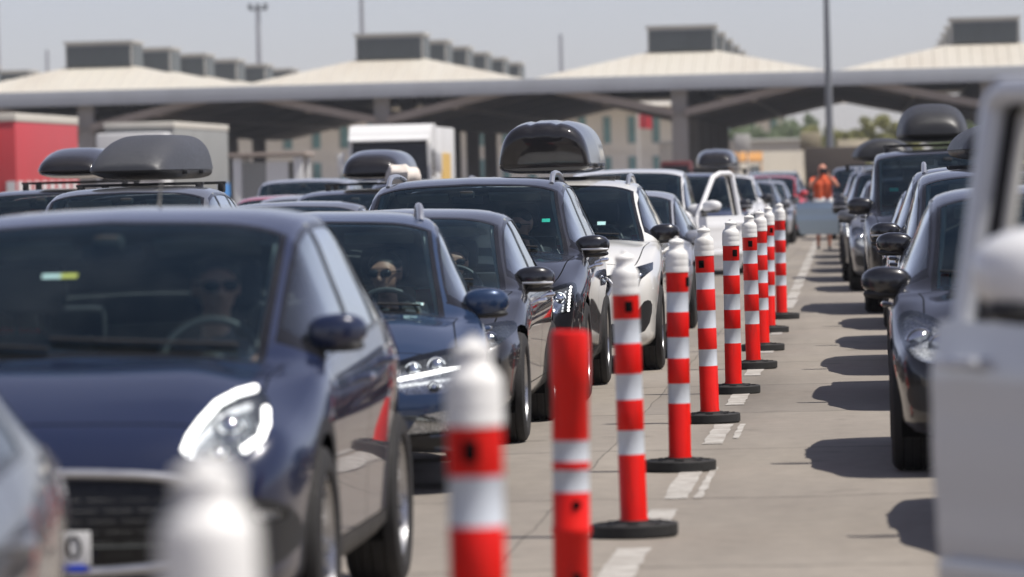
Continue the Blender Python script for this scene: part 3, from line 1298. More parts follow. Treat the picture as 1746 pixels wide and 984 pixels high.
CROSSOVER = dict(L=4.2, W=1.805, H=1.53, hf=.85, hc=1.01, yc=1.08, yr=1.88, ye=3.45, yg=4.05, zg=1.02, br=1.04, rw=.345, fo=.86, wb=2.59,
                 yB=2.28, yC=3.05, yQ=3.4, nose=1.15, clad=True, tumble=.28, fall=.13, slant=.2, my=.13, mz=.09, ms=.86, mx=-.005, ci=.245, bonnet=.2,
                 lamp=curve_poly([(0.500, 0.705), (0.525, 0.810), (0.600, 0.880), (0.685, 0.905), (0.745, 0.850), (0.770, 0.770), (0.740, 0.715), (0.635, 0.685)]),
                 drl=[([(0.504, 0.715), (0.518, 0.760), (0.547, 0.810), (0.585, 0.862), (0.635, 0.890), (0.680, 0.900)], .0145),
                      ([(0.740, 0.835), (0.760, 0.790), (0.755, 0.75), (0.700, 0.712)], .0145)],
                 proj=[(0.635, 0.800, .045), (0.615, 0.715, .032), (0.705, 0.750, .025)], refl='refl',
                 grille=curve_poly([(-.58, 0.575), (-.44, 0.632), (0, 0.652), (.44, 0.632), (.58, 0.575), (.53, 0.43), (.47, 0.345), (0, 0.32), (-.47, 0.345), (-.53, 0.43)], 4),
                 grille_mat='mesh', surround=True, surround_r=.018,
                 black=[curve_poly([(.70, 0.550), (.84, 0.520), (.85, 0.370), (.74, 0.310), (.68, 0.390)], 3), [(-.62, 0.200), (.62, 0.200), (.55, 0.290), (-.55, 0.290)]],
                 fog=curve_poly([(.745, 0.515), (.825, 0.505), (.825, 0.475), (.75, 0.475)], 3), wheel='five', rim='alloy', seat_z=.40)
HATCH = dict(L=4.3, W=1.81, H=1.445, hf=.74, hc=.915, yc=1.2, yr=2.02, ye=3.45, yg=4.1, zg=.98, br=.98, rw=.33, fo=.86, wb=2.65,
             yB=2.36, yC=3.12, yQ=3.5, nose=.9, tumble=.31, fall=.07, slant=.2, my=.10, mz=.06, bonnet=.26, rails=True, ci=.22,
             lamp=[(.29, .60), (.33, .66), (.52, .71), (.72, .74), (.86, .72), (.87, .66), (.74, .585), (.66, .52), (.46, .515)],
             drl=[([(.30, .575), (.46, .598), (.62, .625), (.735, .645), (.755, .60), (.745, .575)], .0105)],
             proj=[(.50, .655, .04), (.62, .675, .042), (.60, .56, .03)], refl='refl',
             grille=curve_poly([(-.34, .60), (0, .625), (.34, .60), (.40, .50), (.30, .40), (0, .385), (-.30, .40), (-.40, .50)], 3), grille_mat='bars', surround=True,
             black=[[(-.60, .22), (.60, .22), (.56, .34), (-.56, .34)], [(.44, .24), (.70, .25), (.72, .30), (.5, .29)]],
             fog=[(.44, .30), (.52, .41), (.72, .44), (.73, .32)], wheel='ten', rim='alloy', seat_z=.27)
SALOON = dict(L=4.62, W=1.82, H=1.425, hf=.73, hc=.955, yc=1.32, yr=2.12, ye=3.2, yg=3.98, zg=.99, trunk=True, br=.96, rw=.335, fo=.78, wb=2.82,
              yB=2.48, yC=3.28, yQ=None, nose=.9, tumble=.28, fall=.05, slant=.32, my=.13, mz=.05, bonnet=.26, mstrip=True, chrome_handle=True,
              lamp=curve_poly([(.50, .60), (.56, .69), (.72, .735), (.84, .74), (.86, .68), (.76, .60), (.62, .565)], 3),
              drl=[([(.52, .615), (.58, .675), (.72, .715)], .007)], proj=[(.62, .64, .04), (.73, .67, .04)], refl='reflk',
              grille=curve_poly([(-.42, .62), (0, .64), (.42, .62), (.44, .50), (.36, .42), (0, .41), (-.36, .42), (-.44, .50)], 3), grille_mat='bars', surround=True,
              black=[[(-.7, .23), (.7, .23), (.66, .36), (-.66, .36)]], wheel='five', rim='alloy', seat_z=.25)
SUV = dict(L=4.66, W=1.87, H=1.62, hf=.92, hc=1.075, yc=1.28, yr=2.0, ye=3.85, yg=4.42, zg=1.1, br=1.09, rw=.355, fo=.87, wb=2.8,
           yB=2.45, yC=3.25, yQ=3.85, nose=1.1, tumble=.30, fall=.06, slant=.25, my=.15, mz=.055, bonnet=.24, rails=True, mstrip=True, chrome_handle=True,
           lamp=curve_poly([(.58, .735), (.66, .80), (.80, .85), (.87, .85), (.885, .76), (.84, .66), (.76, .645), (.64, .68)], 3),
           dots=[(.60 + .015 * k, .66 + .001 * k) for k in range(10)] + [(.835 + .002 * k, .665 + .023 * k) for k in range(8)], drl=[],
           proj=[(.68, .74, .042), (.78, .76, .042)], refl='refl',
           grille=curve_poly([(-.44, .80), (0, .82), (.44, .80), (.46, .66), (.38, .55), (0, .53), (-.38, .55), (-.46, .66)], 3), grille_mat='bars', surround=True,
           black=[[(-.7, .24), (.7, .24), (.66, .40), (-.66, .40)], [(.62, .42), (.80, .44), (.80, .54), (.66, .52)]], wheel='five', rim='alloy', seat_z=.42)
SUVW = dict(SUV, L=4.45, W=1.84, H=1.585, hf=.92, hc=1.09, fo=.90, wb=2.67, ye=3.7, yg=4.25, yQ=3.7, clad=True, mstrip=False, chrome_handle=False, rails=True,
            lamp=[(.50, .795), (.60, .815), (.74, .86), (.86, .89), (.865, .83), (.78, .76), (.76, .70), (.66, .735), (.54, .745)],
            dots=None, drl=[], proj=[(.62, .775, .03), (.70, .785, .032), (.77, .81, .028)], refl='reflk',
            grille=curve_poly([(-.52, .76), (0, .79), (.52, .76), (.50, .62), (.40, .53), (0, .51), (-.40, .53), (-.50, .62)], 3), surround=True,
            black=[curve_poly([(.56, .30), (.80, .34), (.86, .55), (.80, .58), (.68, .42), (.50, .40)], 3), [(-.66, .23), (.66, .23), (.6, .38), (-.6, .38)]],
            fog=[(.60, .325), (.68, .335), (.69, .36), (.62, .355)], wheel='five', rim='alloy')
HATCHB = dict(HATCH, L=4.3, H=1.50, hf=.76, hc=.98, yc=1.18, yr=1.98, rails=False, br=1.0, fo=.82, wb=2.64, my=.16, mz=.04, ms=1.08,
              lamp=curve_poly([(.54, .64), (.58, .75), (.66, .81), (.79, .85), (.865, .80), (.83, .66), (.72, .595), (.60, .595)], 3),
              drl=[], proj=[(.64, .70, .06), (.76, .72, .062)], refl='reflw', fog=None, rim='darkalloy',
              black=[[(-.70, .24), (.70, .24), (.66, .42), (-.66, .42)], curve_poly([(.66, .34), (.80, .36), (.82, .46), (.72, .47)], 3)])
MPV = dict(L=4.6, W=1.84, H=1.69, hf=.90, hc=1.10, yc=1.1, yr=1.98, ye=4.05, yg=4.5, zg=1.15, br=1.08, rw=.335, fo=.88, wb=2.75,
           yB=2.42, yC=3.3, yQ=4.0, nose=1.0, tumble=.24, fall=.05, slant=.1, my=.16, mz=.06, bonnet=.24, privacy=True, ms=1.1,
           lamp=curve_poly([(.52, .72), (.60, .80), (.76, .86), (.86, .86), (.87, .78), (.78, .70), (.62, .67)], 3),
           drl=[], proj=[(.62, .74, .04), (.74, .77, .04)], refl='refl',
           grille=[(-.48, .72), (.48, .72), (.42, .58), (-.42, .58)], grille_mat='bars', surround=False,
           black=[[(-.72, .24), (.72, .24), (.66, .44), (-.66, .44)]], wheel='seven', rim='alloy', seat_z=.45)
VAN = dict(MPV, L=4.95, W=1.94, H=1.93, hf=1.0, hc=1.20, yc=1.0, yr=1.85, ye=4.6, yg=4.9, zg=1.2, br=1.18, rw=.345, fo=.95, wb=3.0, yB=2.25, yC=3.4, yQ=4.45,
           tumble=.20, fall=.03, slant=.05, ms=1.2, my=.2, mz=.08, seat_z=.6,
           lamp=curve_poly([(.58, .80), (.64, .92), (.80, .98), (.90, .96), (.90, .86), (.80, .78), (.66, .76)], 3),
           proj=[(.68, .85, .045), (.80, .88, .045)], grille=[(-.52, .90), (.52, .90), (.5, .78), (-.5, .78)],
           black=[[(-.76, .26), (.76, .26), (.7, .46), (-.7, .46)]])
SPECS = {}

# ------------------------------------------------------------------ setting: ground, markings
g = MB()
g.add([(-900, -40, 0), (900, -40, 0), (900, 5200, 0), (-900, 5200, 0)], [(0, 1, 2, 3)])
tag(g.build('ground', M['concrete'], fix=False), kind='structure')


def ragged_quad(mb, x0, x1, y0, y1, z, skew=0.0, n=10):
    """a painted dash with a chipped outline"""
    rnd = random.Random(int(y0 * 100 + x0 * 37))
    lo, hi = [], []
    for k in range(n + 1):
        t = k / n
        y = lerp(y0, y1, t)
        lo.append((x0 + skew * t + rnd.uniform(-.004, .010), y, z))
        hi.append((x1 + skew * t + rnd.uniform(-.010, .004), y + rnd.uniform(-.01, .01), z))
    vs = lo + hi
    fs = [(k, k + n + 1, k + n + 2, k + 1) for k in range(n)]
    mb.add(vs, fs)


mk = MB()
for (x0, x1, y0, y1) in [(-1.14, -.99, 20.5, 22.6), (-1.11, -.97, 24.2, 25.2), (-1.08, -.955, 26.0, 28.7), (-.925, -.88, 26.0, 28.7), (-1.05, -.93, 31.2, 33.6),
                         (-.89, -.85, 31.8, 33.6), (-1.06, -.93, 36.4, 38.8), (-1.06, -.93, 41.6, 43.8), (-1.06, -.93, 46.8, 49.0), (-1.08, -.94, 15.5, 17.5),
                         (-1.06, -.94, 52.0, 54.4), (-1.08, -.95, 57.5, 59.4)]:
    ragged_quad(mk, x0, x1, y0, y1, .004)
y = 62.0
while y < 118:
    ragged_quad(mk, -1.12 - (y - 62) * .005, -.98 - (y - 62) * .005, y, y + 4.0, .004)
    y += 4.6
for lane in (-4.7, -7.7, 2.9):
    y = 8.0
    while y < 130:
        ragged_quad(mk, lane, lane + .12, y, y + 2.4, .004)
        y += 5.2
tag(mk.build('road_markings', M['roadpaint'], fix=False), kind='structure')

# ------------------------------------------------------------------ border canopy
M['fascia'] = dirty('pale fascia steel', (0.42, 0.44, 0.47), (0.25, 0.25, 0.26), 0.4, 0.5, 0.5)
M['roofsheet'] = dirty('cream roof sheeting', (0.54, 0.51, 0.44), (0.38, 0.31, 0.24), 0.45, 0.6, 0.35, (1, 0.2, 1))
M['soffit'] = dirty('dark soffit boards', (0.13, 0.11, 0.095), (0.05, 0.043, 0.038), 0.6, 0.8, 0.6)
M['beam'] = dirty('brown steel beam', (0.32, 0.265, 0.225), (0.18, 0.15, 0.13), 0.5, 0.6, 0.7)
M['column'] = dirty('concrete column', (0.30, 0.275, 0.255), (0.15, 0.14, 0.13), 0.5, 0.8, 0.8)
M['louvre'] = dirty('grey louvre', (0.10, 0.115, 0.12), (0.06, 0.07, 0.07), 0.5, 0.6, 1.2)
M['monitor'] = dirty('pale cladding', (0.42, 0.41, 0.385), (0.3, 0.29, 0.27), 0.4, 0.6, 0.8)

canopy = empty('border_canopy', (-19.5, 300, 0))
tag(canopy, 'long checkpoint canopy with cream hipped roofs on tree shaped columns across the background', 'canopy')
CX = [-62, -45, -27.95, -10.95, 6.6, 23.6]
MODW = 17.05
Y0 = 300.0
OX, OY = -19.5, 300.0


def cl(x, y, z):
    return (x - OX, y - OY, z)


for ix, cx in enumerate(CX):
    for row in range(6):
        cy = Y0 + 8.5 + 17 * row
        a = (CX[ix - 1] + cx) / 2 if ix else cx - MODW / 2
        b = (CX[ix + 1] + cx) / 2 if ix < len(CX) - 1 else cx + MODW / 2
        # hipped roof
        q = MB()
        z0, z1 = 7.22, 8.75
        t = 1.95
        y0, y1 = cy - 8.5, cy + 8.5
        q.add([cl(a, y0, z0), cl(b, y0, z0), cl(b, y1, z0), cl(a, y1, z0), cl(cx - t, cy - t, z1), cl(cx + t, cy - t, z1), cl(cx + t, cy + t, z1), cl(cx - t, cy + t, z1)],
              [(0, 1, 5, 4), (1, 2, 6, 5), (2, 3, 7, 6), (3, 0, 4, 7), (4, 5, 6, 7)])
        # standing seams on the front slope
        if row == 0:
            for k in range(1, 24):
                xs = lerp(a, b, k / 24)
                u = min(1.0, (1 - abs(xs - cx) / (MODW / 2)) / (1 - t / (MODW / 2)))
                q.tube([cl(xs, y0 + .05, z0 + .02), cl(xs, lerp(y0, cy - t, u), lerp(z0, z1, u) + .02)], .035, 4)
        roof = q.build('roof', M['roofsheet'], canopy)
        # roof monitor
        q = MB()
        q.box(cl(cx, cy, z1 + .70), (3.9, 4.6, 1.38), 0)
        q.box(cl(cx, cy - 2.33, z1 + .62), (3.72, .06, 1.2), 1)
        q.box(cl(cx + 1.98, cy, z1 + .62), (.06, 4.0, 1.2), 1)
        q.box(cl(cx, cy, z1 + 1.45), (4.15, 4.9, .13), 0)
        for k in range(5):
            q.box(cl(cx, cy - 2.38, z1 + .22 + .2 * k), (3.7, .05, .05), 1)
        q.build('monitor', [M['monitor'], M['louvre']], roof)
        # column with capital and the folded soffit
        q = MB()
        yc_ = cy - 7.6
        q.box(cl(cx, yc_, 3.45), (.92, .92, 6.9), 0, .05)
        q.box(cl(cx, yc_, .4), (1.3, 1.3, .8), 0, .05)
        q.build('column', M['column'], canopy)
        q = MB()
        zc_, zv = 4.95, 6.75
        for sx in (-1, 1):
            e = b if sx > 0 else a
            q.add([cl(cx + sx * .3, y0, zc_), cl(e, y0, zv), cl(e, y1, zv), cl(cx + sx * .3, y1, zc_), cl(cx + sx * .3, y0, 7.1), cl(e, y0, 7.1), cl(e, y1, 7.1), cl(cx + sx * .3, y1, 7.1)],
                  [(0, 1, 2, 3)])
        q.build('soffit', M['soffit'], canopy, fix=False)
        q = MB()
        for sx in (-1, 1):
            e = (b if sx > 0 else a) - sx * .03
            for yy in (y0 + .05,):
                q.prism([(cx + sx * .3 - OX, zc_ - .06), (e - OX, zv - .06), (e - OX, zv + .40), (cx + sx * .3 - OX, zc_ + .40)], yy - OY, yy - OY + .35)
            q.prism([(cx + sx * 4.2 - OX - .15, lerp(zc_, zv, .48) - .16), (cx + sx * 4.2 - OX + .15, lerp(zc_, zv, .48) - .16),
                     (cx + sx * 4.2 - OX + .15, lerp(zc_, zv, .48) + .1), (cx + sx * 4.2 - OX - .15, lerp(zc_, zv, .48) + .1)], y0 - OY + .5, y1 - OY)
        q.build('beam', M['beam'], canopy)
q = MB()
xa, xb = CX[0] - MODW / 2, CX[-1] + MODW / 2
q.box(cl((xa + xb) / 2, Y0 - .18, 6.84), (xb - xa, .3, .86), 0, .03)
q.build('fascia', M['fascia'], canopy)

# ------------------------------------------------------------------ buildings behind
M['stucco'] = dirty('beige stucco', (0.84, 0.79, 0.70), (0.64, 0.60, 0.53), 0.4, 0.85, 0.3)
M['stucco2'] = dirty('sand wall', (0.60, 0.55, 0.46), (0.25, 0.22, 0.18), 0.4, 0.85, 0.3)
M['teal'] = simple('teal window glass', (0.10, 0.25, 0.25), 0.15, var=0.3, scale=1.0)
M['winframe'] = simple('window frame', (0.6, 0.6, 0.58), 0.5)
bld = empty('office_building', at(840, 300, 520).xyz * Vector((1, 1, 0)), R(54))
tag(bld, 'beige office block with tall teal window bands seen under the canopy', 'building')
q = MB()
q.box((0, 8, 4.3), (96, 16, 8.6), 0)
q.box((0, -.2, 8.75), (96.6, 17, .35), 0)
q.box((0, -.15, 4.2), (96.2, .35, .3), 0)
q.build('wall', M['stucco'], bld)
for k in range(24):
    for fl in range(2):
        x = -46 + k * 4.0
        w = MB()
        w.box((x, -.06, 2.2 + fl * 4.1), (1.2, .16, 2.9), 0)
        fo = w.build('window', M['winframe'], bld)
        w = MB()
        w.box((x - .28, -.17, 2.2 + fl * 4.1), (.52, .05, 2.7), 0)
        w.box((x + .28, -.17, 2.2 + fl * 4.1), (.52, .05, 2.7), 0)
        w.build('pane', M['teal'], fo)
bld2 = empty('low_building', at(1320, 290, 455).xyz * Vector((1, 1, 0)), R(46))
tag(bld2, 'low sand coloured shed with plain wall to the right of the canopy column', 'building')
q = MB()
q.box((0, 5, 2.15), (8.2, 10, 4.3), 0)
q.build('wall', M['stucco2'], bld2)
q = MB()
q.box((0, 4.9, 4.4), (8.6, 10.6, .2), 0)
q.build('roof', M['monitor'], bld2)
q = MB()
q.box((-2.4, -.1, 1.1), (1.1, .12, 2.2), 0)
q.build('door', M['louvre'], bld2)
p_ = at(1272, 266, 415)
aw = MB()
aw.add([(-1.3, -1.0, -.35), (1.3, -1.0, -.35), (1.3, .3, .30), (-1.3, .3, .30), (-1.3, -1.0, -.5), (1.3, -1.0, -.5), (1.3, .3, .2), (-1.3, .3, .2)],
       [(0, 1, 2, 3), (4, 7, 6, 5), (0, 4, 5, 1), (1, 5, 6, 2), (2, 6, 7, 3), (3, 7, 4, 0)])
for x in (-1.2, 1.2):
    aw.tube([(x, -.9, -p_.z), (x, -.9, -.4)], .05, 6)
M['awning'] = simple('orange awning', (0.55, 0.27, 0.08), 0.8)
o = aw.build('awning', M['awning'])
o.location = p_
tag(o, 'small orange awning on thin posts in front of the sand coloured shed', 'awning')


def sign_board(px, py, Y, w, h, mat, name, label):
    p = at(px, py, Y)
    q = MB()
    q.box((0, 0, p.z), (w, .18, h), 0, .03)
    q.tube([(-w * .3, .12, 0), (-w * .3, .12, p.z)], .07, 6)
    q.tube([(w * .3, .12, 0), (w * .3, .12, p.z)], .07, 6)
    o = q.build(name, mat)
    o.location = (p.x, p.y, 0)
    tag(o, label, 'sign board')


M['signw'] = simple('pale sign', (0.75, 0.73, 0.68), 0.5)
M['signb'] = simple('cream sign', (0.72, 0.63, 0.45), 0.5)
sign_board(1266, 243, 410, 1.2, 1.3, M['signw'], 'sign_board', 'small white sign board on two posts beside the dark canopy column')
sign_board(1382, 240, 405, 1.6, 1.3, M['signb'], 'sign_board', 'cream sign board on posts left of the tall lamp mast')
sign_board(1455, 255, 430, 2.6, 1.6, M['signb'], 'sign_board', 'wide cream sign board in front of the olive trees')

# flag on the building
pf = at(1088, 208, 500)
q = MB()
n, m_ = 8, 6
vs, fs = [], []
for i in range(n + 1):
    for j in range(m_ + 1):
        vs.append((.1 + 1.25 * i / n, .12 * math.sin(i * 1.1) * i / n, .7 - 1.3 * j / m_ - .12 * i / n))
for i in range(n):
    for j in range(m_):
        a = i * (m_ + 1) + j
        fs.append((a, a + 1, a + m_ + 2, a + m_ + 1))
M['flagred'] = simple('red flag cloth', (0.6, 0.03, 0.04), 0.8)
M['pole'] = dirty('grey galvanised pole', (0.36, 0.37, 0.39), (0.25, 0.25, 0.26), 0.4, 0.5, 1.0)  # paler than the near mast: distance haze put into the colour
fp = MB()
fp.tube([(0, 0, -pf.z), (0, 0, 1.0)], .06, 8)
fl = fp.build('flag_pole', M['signw'])
fl.location = pf
tag(fl, 'white flag pole with a red flag in front of the beige office block', 'flag pole')
q.add(vs, fs, 0, True)
q.build('flag', M['flagred'], fl, fix=False)


# ------------------------------------------------------------------ masts
def mast(px, top_py, Y, dia, label, floods=True, mat='pole'):
    b_ = at(px, 290, Y)
    t_ = at(px - 4, top_py, Y)
    q = MB()
    H = t_.z
    q.tube([(0, 0, 0), (0, 0, H * .5), (0, 0, H)], [dia / 2, dia * .42, dia * .3], 12)
    q.box((0, 0, .35), (dia * 2.2, dia * 2.2, .7), 0, .05)
    o = q.build('light_mast', M[mat])
    o.location = (b_.x, Y, 0)
    tag(o, label, 'light mast', 'tall lighting masts behind the queue')
    if floods:
        q = MB()
        q.tube([(-dia * 1.3, 0, H - .25), (dia * 1.3, 0, H - .25)], .08, 6)
        for s_ in (-1, 0, 1):
            q.box((s_ * dia * 1.1, -.2, H + .1), (.5, .35, .6), 0, .05)
        q.box((0, 0, H - .3), (dia * 2.6, .3, .2), 0, .03)
        q.build('floodlight', M['louvre'], o)


M['pole_dark'] = dirty('dark grey pole', (0.16, 0.17, 0.185), (0.1, 0.1, 0.11), 0.4, 0.5, 1.0)
mast(1416, -60, 262, .42, 'dark grey light mast rising in front of the canopy fascia near the right', mat='pole_dark')
mast(447, 12, 640, .85, 'haze paled light mast with lamp head behind the second row of roof monitors at left')
mast(624, -40, 600, .75, 'light mast rising out of the frame above the second roof monitor')
mast(962, 58, 700, .75, 'faint light mast in the gap between the second and third canopy roofs', False)
mast(86, 85, 700, .7, 'short faint light mast left of the leftmost roof monitor', False)
mast(2, -40, 560, .7, 'light mast at the left edge of the sky')

# ------------------------------------------------------------------ trees
M['leaf'] = simple('olive leaves', (0.31, 0.31, 0.13), 0.7, var=0.45, scale=0.8)
M['leaf2'] = simple('grey green leaves', (0.21, 0.26, 0.15), 0.7, var=0.4, scale=0.6)
M['bark'] = simple('bark', (0.10, 0.08, 0.06), 0.9, bump=0.5, scale=3)


for _k in ('leaf', 'leaf2'):                     # light comes through the leaves
    _nt = M[_k].node_tree
    _b = _nt.nodes['Principled BSDF']
    _t = _nt.nodes.new('ShaderNodeBsdfTranslucent')
    _ms = _nt.nodes.new('ShaderNodeMixShader')
    _ms.inputs[0].default_value = 0.4
    _nt.links.new(_b.inputs['Base Color'].links[0].from_socket, _t.inputs[0])
    _nt.links.new(_b.outputs[0], _ms.inputs[1])
    _nt.links.new(_t.outputs[0], _ms.inputs[2])
    _nt.links.new(_ms.outputs[0], _nt.nodes['Material Output'].inputs[0])


def make_tree(name, loc, h, spread, leafmat, seed, label, group):
    rnd = random.Random(seed)
    root = empty(name, loc)
    tag(root, label, 'tree', group)
    t = MB()
    th = h * .42
    t.tube([(0, 0, 0), (.05, 0, th * .5), (0, .05, th), (0, 0, h * .7)], [.20, .16, .12, .05], 8)
    tips = []
    for k in range(9):
        a = rnd.uniform(0, 6.28)
        z0 = rnd.uniform(th * .7, h * .62)
        e = Vector((math.cos(a) * spread * rnd.uniform(.45, .9), math.sin(a) * spread * rnd.uniform(.45, .9), z0 + rnd.uniform(.15, .32) * h))
        t.tube([(0, 0, z0), e * .5 + Vector((0, 0, z0 * .5 + .1)), e], [.08, .05, .02], 6)
        tips.append(e)
    t.build('trunk', M['bark'], root)
    c = MB()
    cl_ = [(e, rnd.uniform(.5, .9)) for e in tips]
    for k in range(24):
        a = rnd.uniform(0, 6.28)
        r = spread * math.sqrt(rnd.random()) * .95
        cl_.append((Vector((math.cos(a) * r, math.sin(a) * r, h * rnd.uniform(.45, .95) - r * .12)), rnd.uniform(.4, .95)))
    for e, rr in cl_:
        for k in range(95):
            d = Vector((rnd.gauss(0, 1), rnd.gauss(0, 1), rnd.gauss(0, .8)))
            p = e + d.normalized() * rr * rnd.random() ** .45 * spread * .38
            n = Vector((rnd.gauss(0, 1), rnd.gauss(0, 1), rnd.gauss(.6, 1))).normalized()
            u = n.orthogonal().normalized() * rnd.uniform(.10, .2)
            w = n.cross(u) * rnd.uniform(.6, 1.0)
            c.add([p - u, p + w, p + u, p - w], [(0, 1, 2, 3)])
    c.build('crown', leafmat, root, fix=False)
    return root


TREES = [(1300, 470, 6.0, 2.6, 'leaf2'), (1345, 475, 6.9, 3.0, 'leaf2'), (1252, 480, 6.2, 2.6, 'leaf2'), (1412, 440, 5.4, 1.9, 'leaf'), (1440, 450, 5.0, 1.8, 'leaf'),
         (1500, 440, 6.2, 2.1, 'leaf'), (1478, 452, 4.9, 1.9, 'leaf'), (1640, 300, 4.2, 1.9, 'leaf2'), (1735, 290, 4.6, 2.0, 'leaf'), (1535, 460, 5.0, 2.0, 'leaf')]
TL = ['grey green tree above the left end of the sand coloured shed', 'tallest grey green tree above the sand coloured shed', 'grey green tree close behind the dark canopy column',
      'olive tree directly left of the right hand light mast', 'low olive tree just right of the light mast', 'tall olive tree standing under the right canopy arch',
      'low olive tree behind the wide cream sign board', 'green tree behind the roof boxes near the open van door', 'green tree seen through the open van door window',
      'olive tree left of the right queue roof boxes']
for i, (px, Y, h, sp, lm) in enumerate(TREES):
    c = at(px, 290, Y)
    make_tree('leafy_tree', (c.x, Y, 0), h, sp, M[lm], 30 + i, TL[i], 'trees beyond the canopy')

# ------------------------------------------------------------------ delineator posts
MESHP = {}


def post_profile():
    return [(.065, 0.055), (.064, .075), (.0605, .085), (.0605, .36), (.0592, .363), (.0592, .467), (.0605, .470), (.0605, .603), (.0592, .606), (.0592, .717), (.0605, .720),
            (.0605, .853), (.0592, .856), (.0592, .960), (.0605, .963), (.0605, 1.075), (.04, 1.075)]


POST_MIS = [0, 0, 0, 0, 1, 1, 0, 0, 1, 1, 0, 0, 1, 1, 0, 0]


def delineator(loc, label, capped=True, rot=0.0, tilt=(0, 0), group='red and white posts along the lane'):
    root = empty('delineator_post', loc)
    root.rotation_euler = (tilt[0], tilt[1], rot)
    tag(root, label, 'traffic post', group)
    key = capped
    if key not in MESHP:
        b = MB()
        b.lathe([(.001, .0), (.19, 0), (.195, .005), (.195, .050), (.190, .056), (.182, .0575), (.175, .054), (.14, .055), (.135, .059), (.085, .060), (.082, .070), (.055, .070)], 56)
        for k in range(8):
            a = k * math.pi / 4
            b.box((.135 * math.cos(a), .135 * math.sin(a), .060), (.05, .012, .006), 0, mat=None)
        bo = b.build('base', M['base'], root)
        t = MB()
        if capped:
            t.lathe(post_profile(), 40, mis=POST_MIS)
        else:
            t.lathe([(.065, .055), (.063, .08), (.0605, .09), (.0605, .17), (.0592, .173), (.0592, .27), (.0605, .273), (.0605, .435), (.064, .44), (.064, .46), (.0605, .465),
                     (.0605, .573), (.0592, .576), (.0592, .645), (.0605, .648), (.0605, .672), (.0592, .675), (.0592, .74), (.0605, .743), (.0605, .915), (.064, .92), (.064, 1.08),
                     (.060, 1.095), (.045, 1.10), (.045, 1.03)], 40, mis=[0, 0, 0, 0, 1, 1, 0, 0, 0, 0, 0, 0, 1, 1, 0, 0, 1, 1, 0, 0, 0, 0, 0, 0])
        # chain eye: a dished square hole in the top red band
        me = None
        to = t.build('tube', [M['post_red'], M['post_band']], root)
        h = MB()
        zc = 1.018 if capped else .535
        if capped:
            h.box((.0, -.0585, zc), (.036, .012, .050), 0, .006)
        else:
            h.lathe([(.001, .006), (.014, .006), (.017, 0)], 16, mat=Matrix.Translation((0, -.0575, zc)) @ Matrix.Rotation(R(90), 4, 'X'))
            h.lathe([(.001, .006), (.014, .006), (.017, 0)], 16, mat=Matrix.Translation((0, -.0575, .30)) @ Matrix.Rotation(R(90), 4, 'X'))
        ho = h.build('chain_hole', M['gap'], to)
        co = None
        if capped:
            c = MB()
            c.lathe([(.0615, 1.070), (.0635, 1.072), (.0635, 1.10), (.0625, 1.103), (.0632, 1.106), (.0632, 1.135), (.0622, 1.138), (.0628, 1.141), (.062, 1.165),
                     (.055, 1.182), (.044, 1.192), (.0405, 1.197), (.0395, 1.224), (.0425, 1.227), (.0425, 1.236), (.034, 1.244), (.02, 1.250), (.013, 1.252), (.012, 1.262), (.001, 1.264)], 36)
            co = c.build('cap', M['post_white'], root)
        MESHP[key] = (bo.data, to.data, ho.data, co.data if co else None)
    else:
        bd, td, hd, cd = MESHP[key]
        link('base', bd, root)
        to = link('tube', td, root)
        link('chain_hole', hd, to)
        if cd:
            link('cap', cd, root)
    for ch in root.children:
        if ch.name.startswith(('tube', 'cap')):
            ch.rotation_euler = (0, 0, rot)
    root.rotation_euler = (tilt[0], tilt[1], 0)
    return root


def post_at(px, base_py):
    """ground point under a photo pixel"""
    d = CAM_ROT @ Vector(((px - IMG_W / 2) / F_PX, -(base_py - IMG_H / 2) / F_PX, -1.0))
    return Vector((0, 0, CAM_H)) + d * (-CAM_H / d.z)


POSTS = [(1082, 915, 'capped post nearest the camera whose round base can be seen', .25, (.006, -.012)),
         (1160, 803, 'capped post beside the front wheel of the white car', 1.2, (.006, .008)),
         (1211, 721, 'capped post with its square eye turned left, black base behind the nearest two', -.35, (0, -.010)),
         (1251, 671, 'capped post with rust coloured grime streaks, fourth base from the camera', .5, (.01, .006)),
         (1285, 629, 'capped post partly overlapping the fourth base, square eye facing the camera', .1, (0, -.007)),
         (1301, 598, 'capped post hidden behind the one with the square eye', 2.0, (0, 0)),
         (1312, 567, 'capped post squeezed between two others near the end of the row', .6, (0, .012)),
         (1333, 544, 'last capped post, standing alone at the far end of the row', 1.5, (0, .002))]
for px, py, lab, rot, tl in POSTS:
    g_ = post_at(px, py)
    delineator((g_.x, g_.y, .004), lab, True, rot, tl)
delineator((at(803, 600, 11.25).x, 11.25, .004), 'blurred capped post in front of the steel blue car', True, -.1, (0, .003))
delineator((at(352, 800, 6.55).x, 6.55, .004), 'very blurred white post cap closest to the camera', True, .3, (0, 0))
delineator((at(963, 600, 17.1).x, 17.1, .004), 'red post without a white cap, two thin bands near its middle', False, .35, (0, .016))

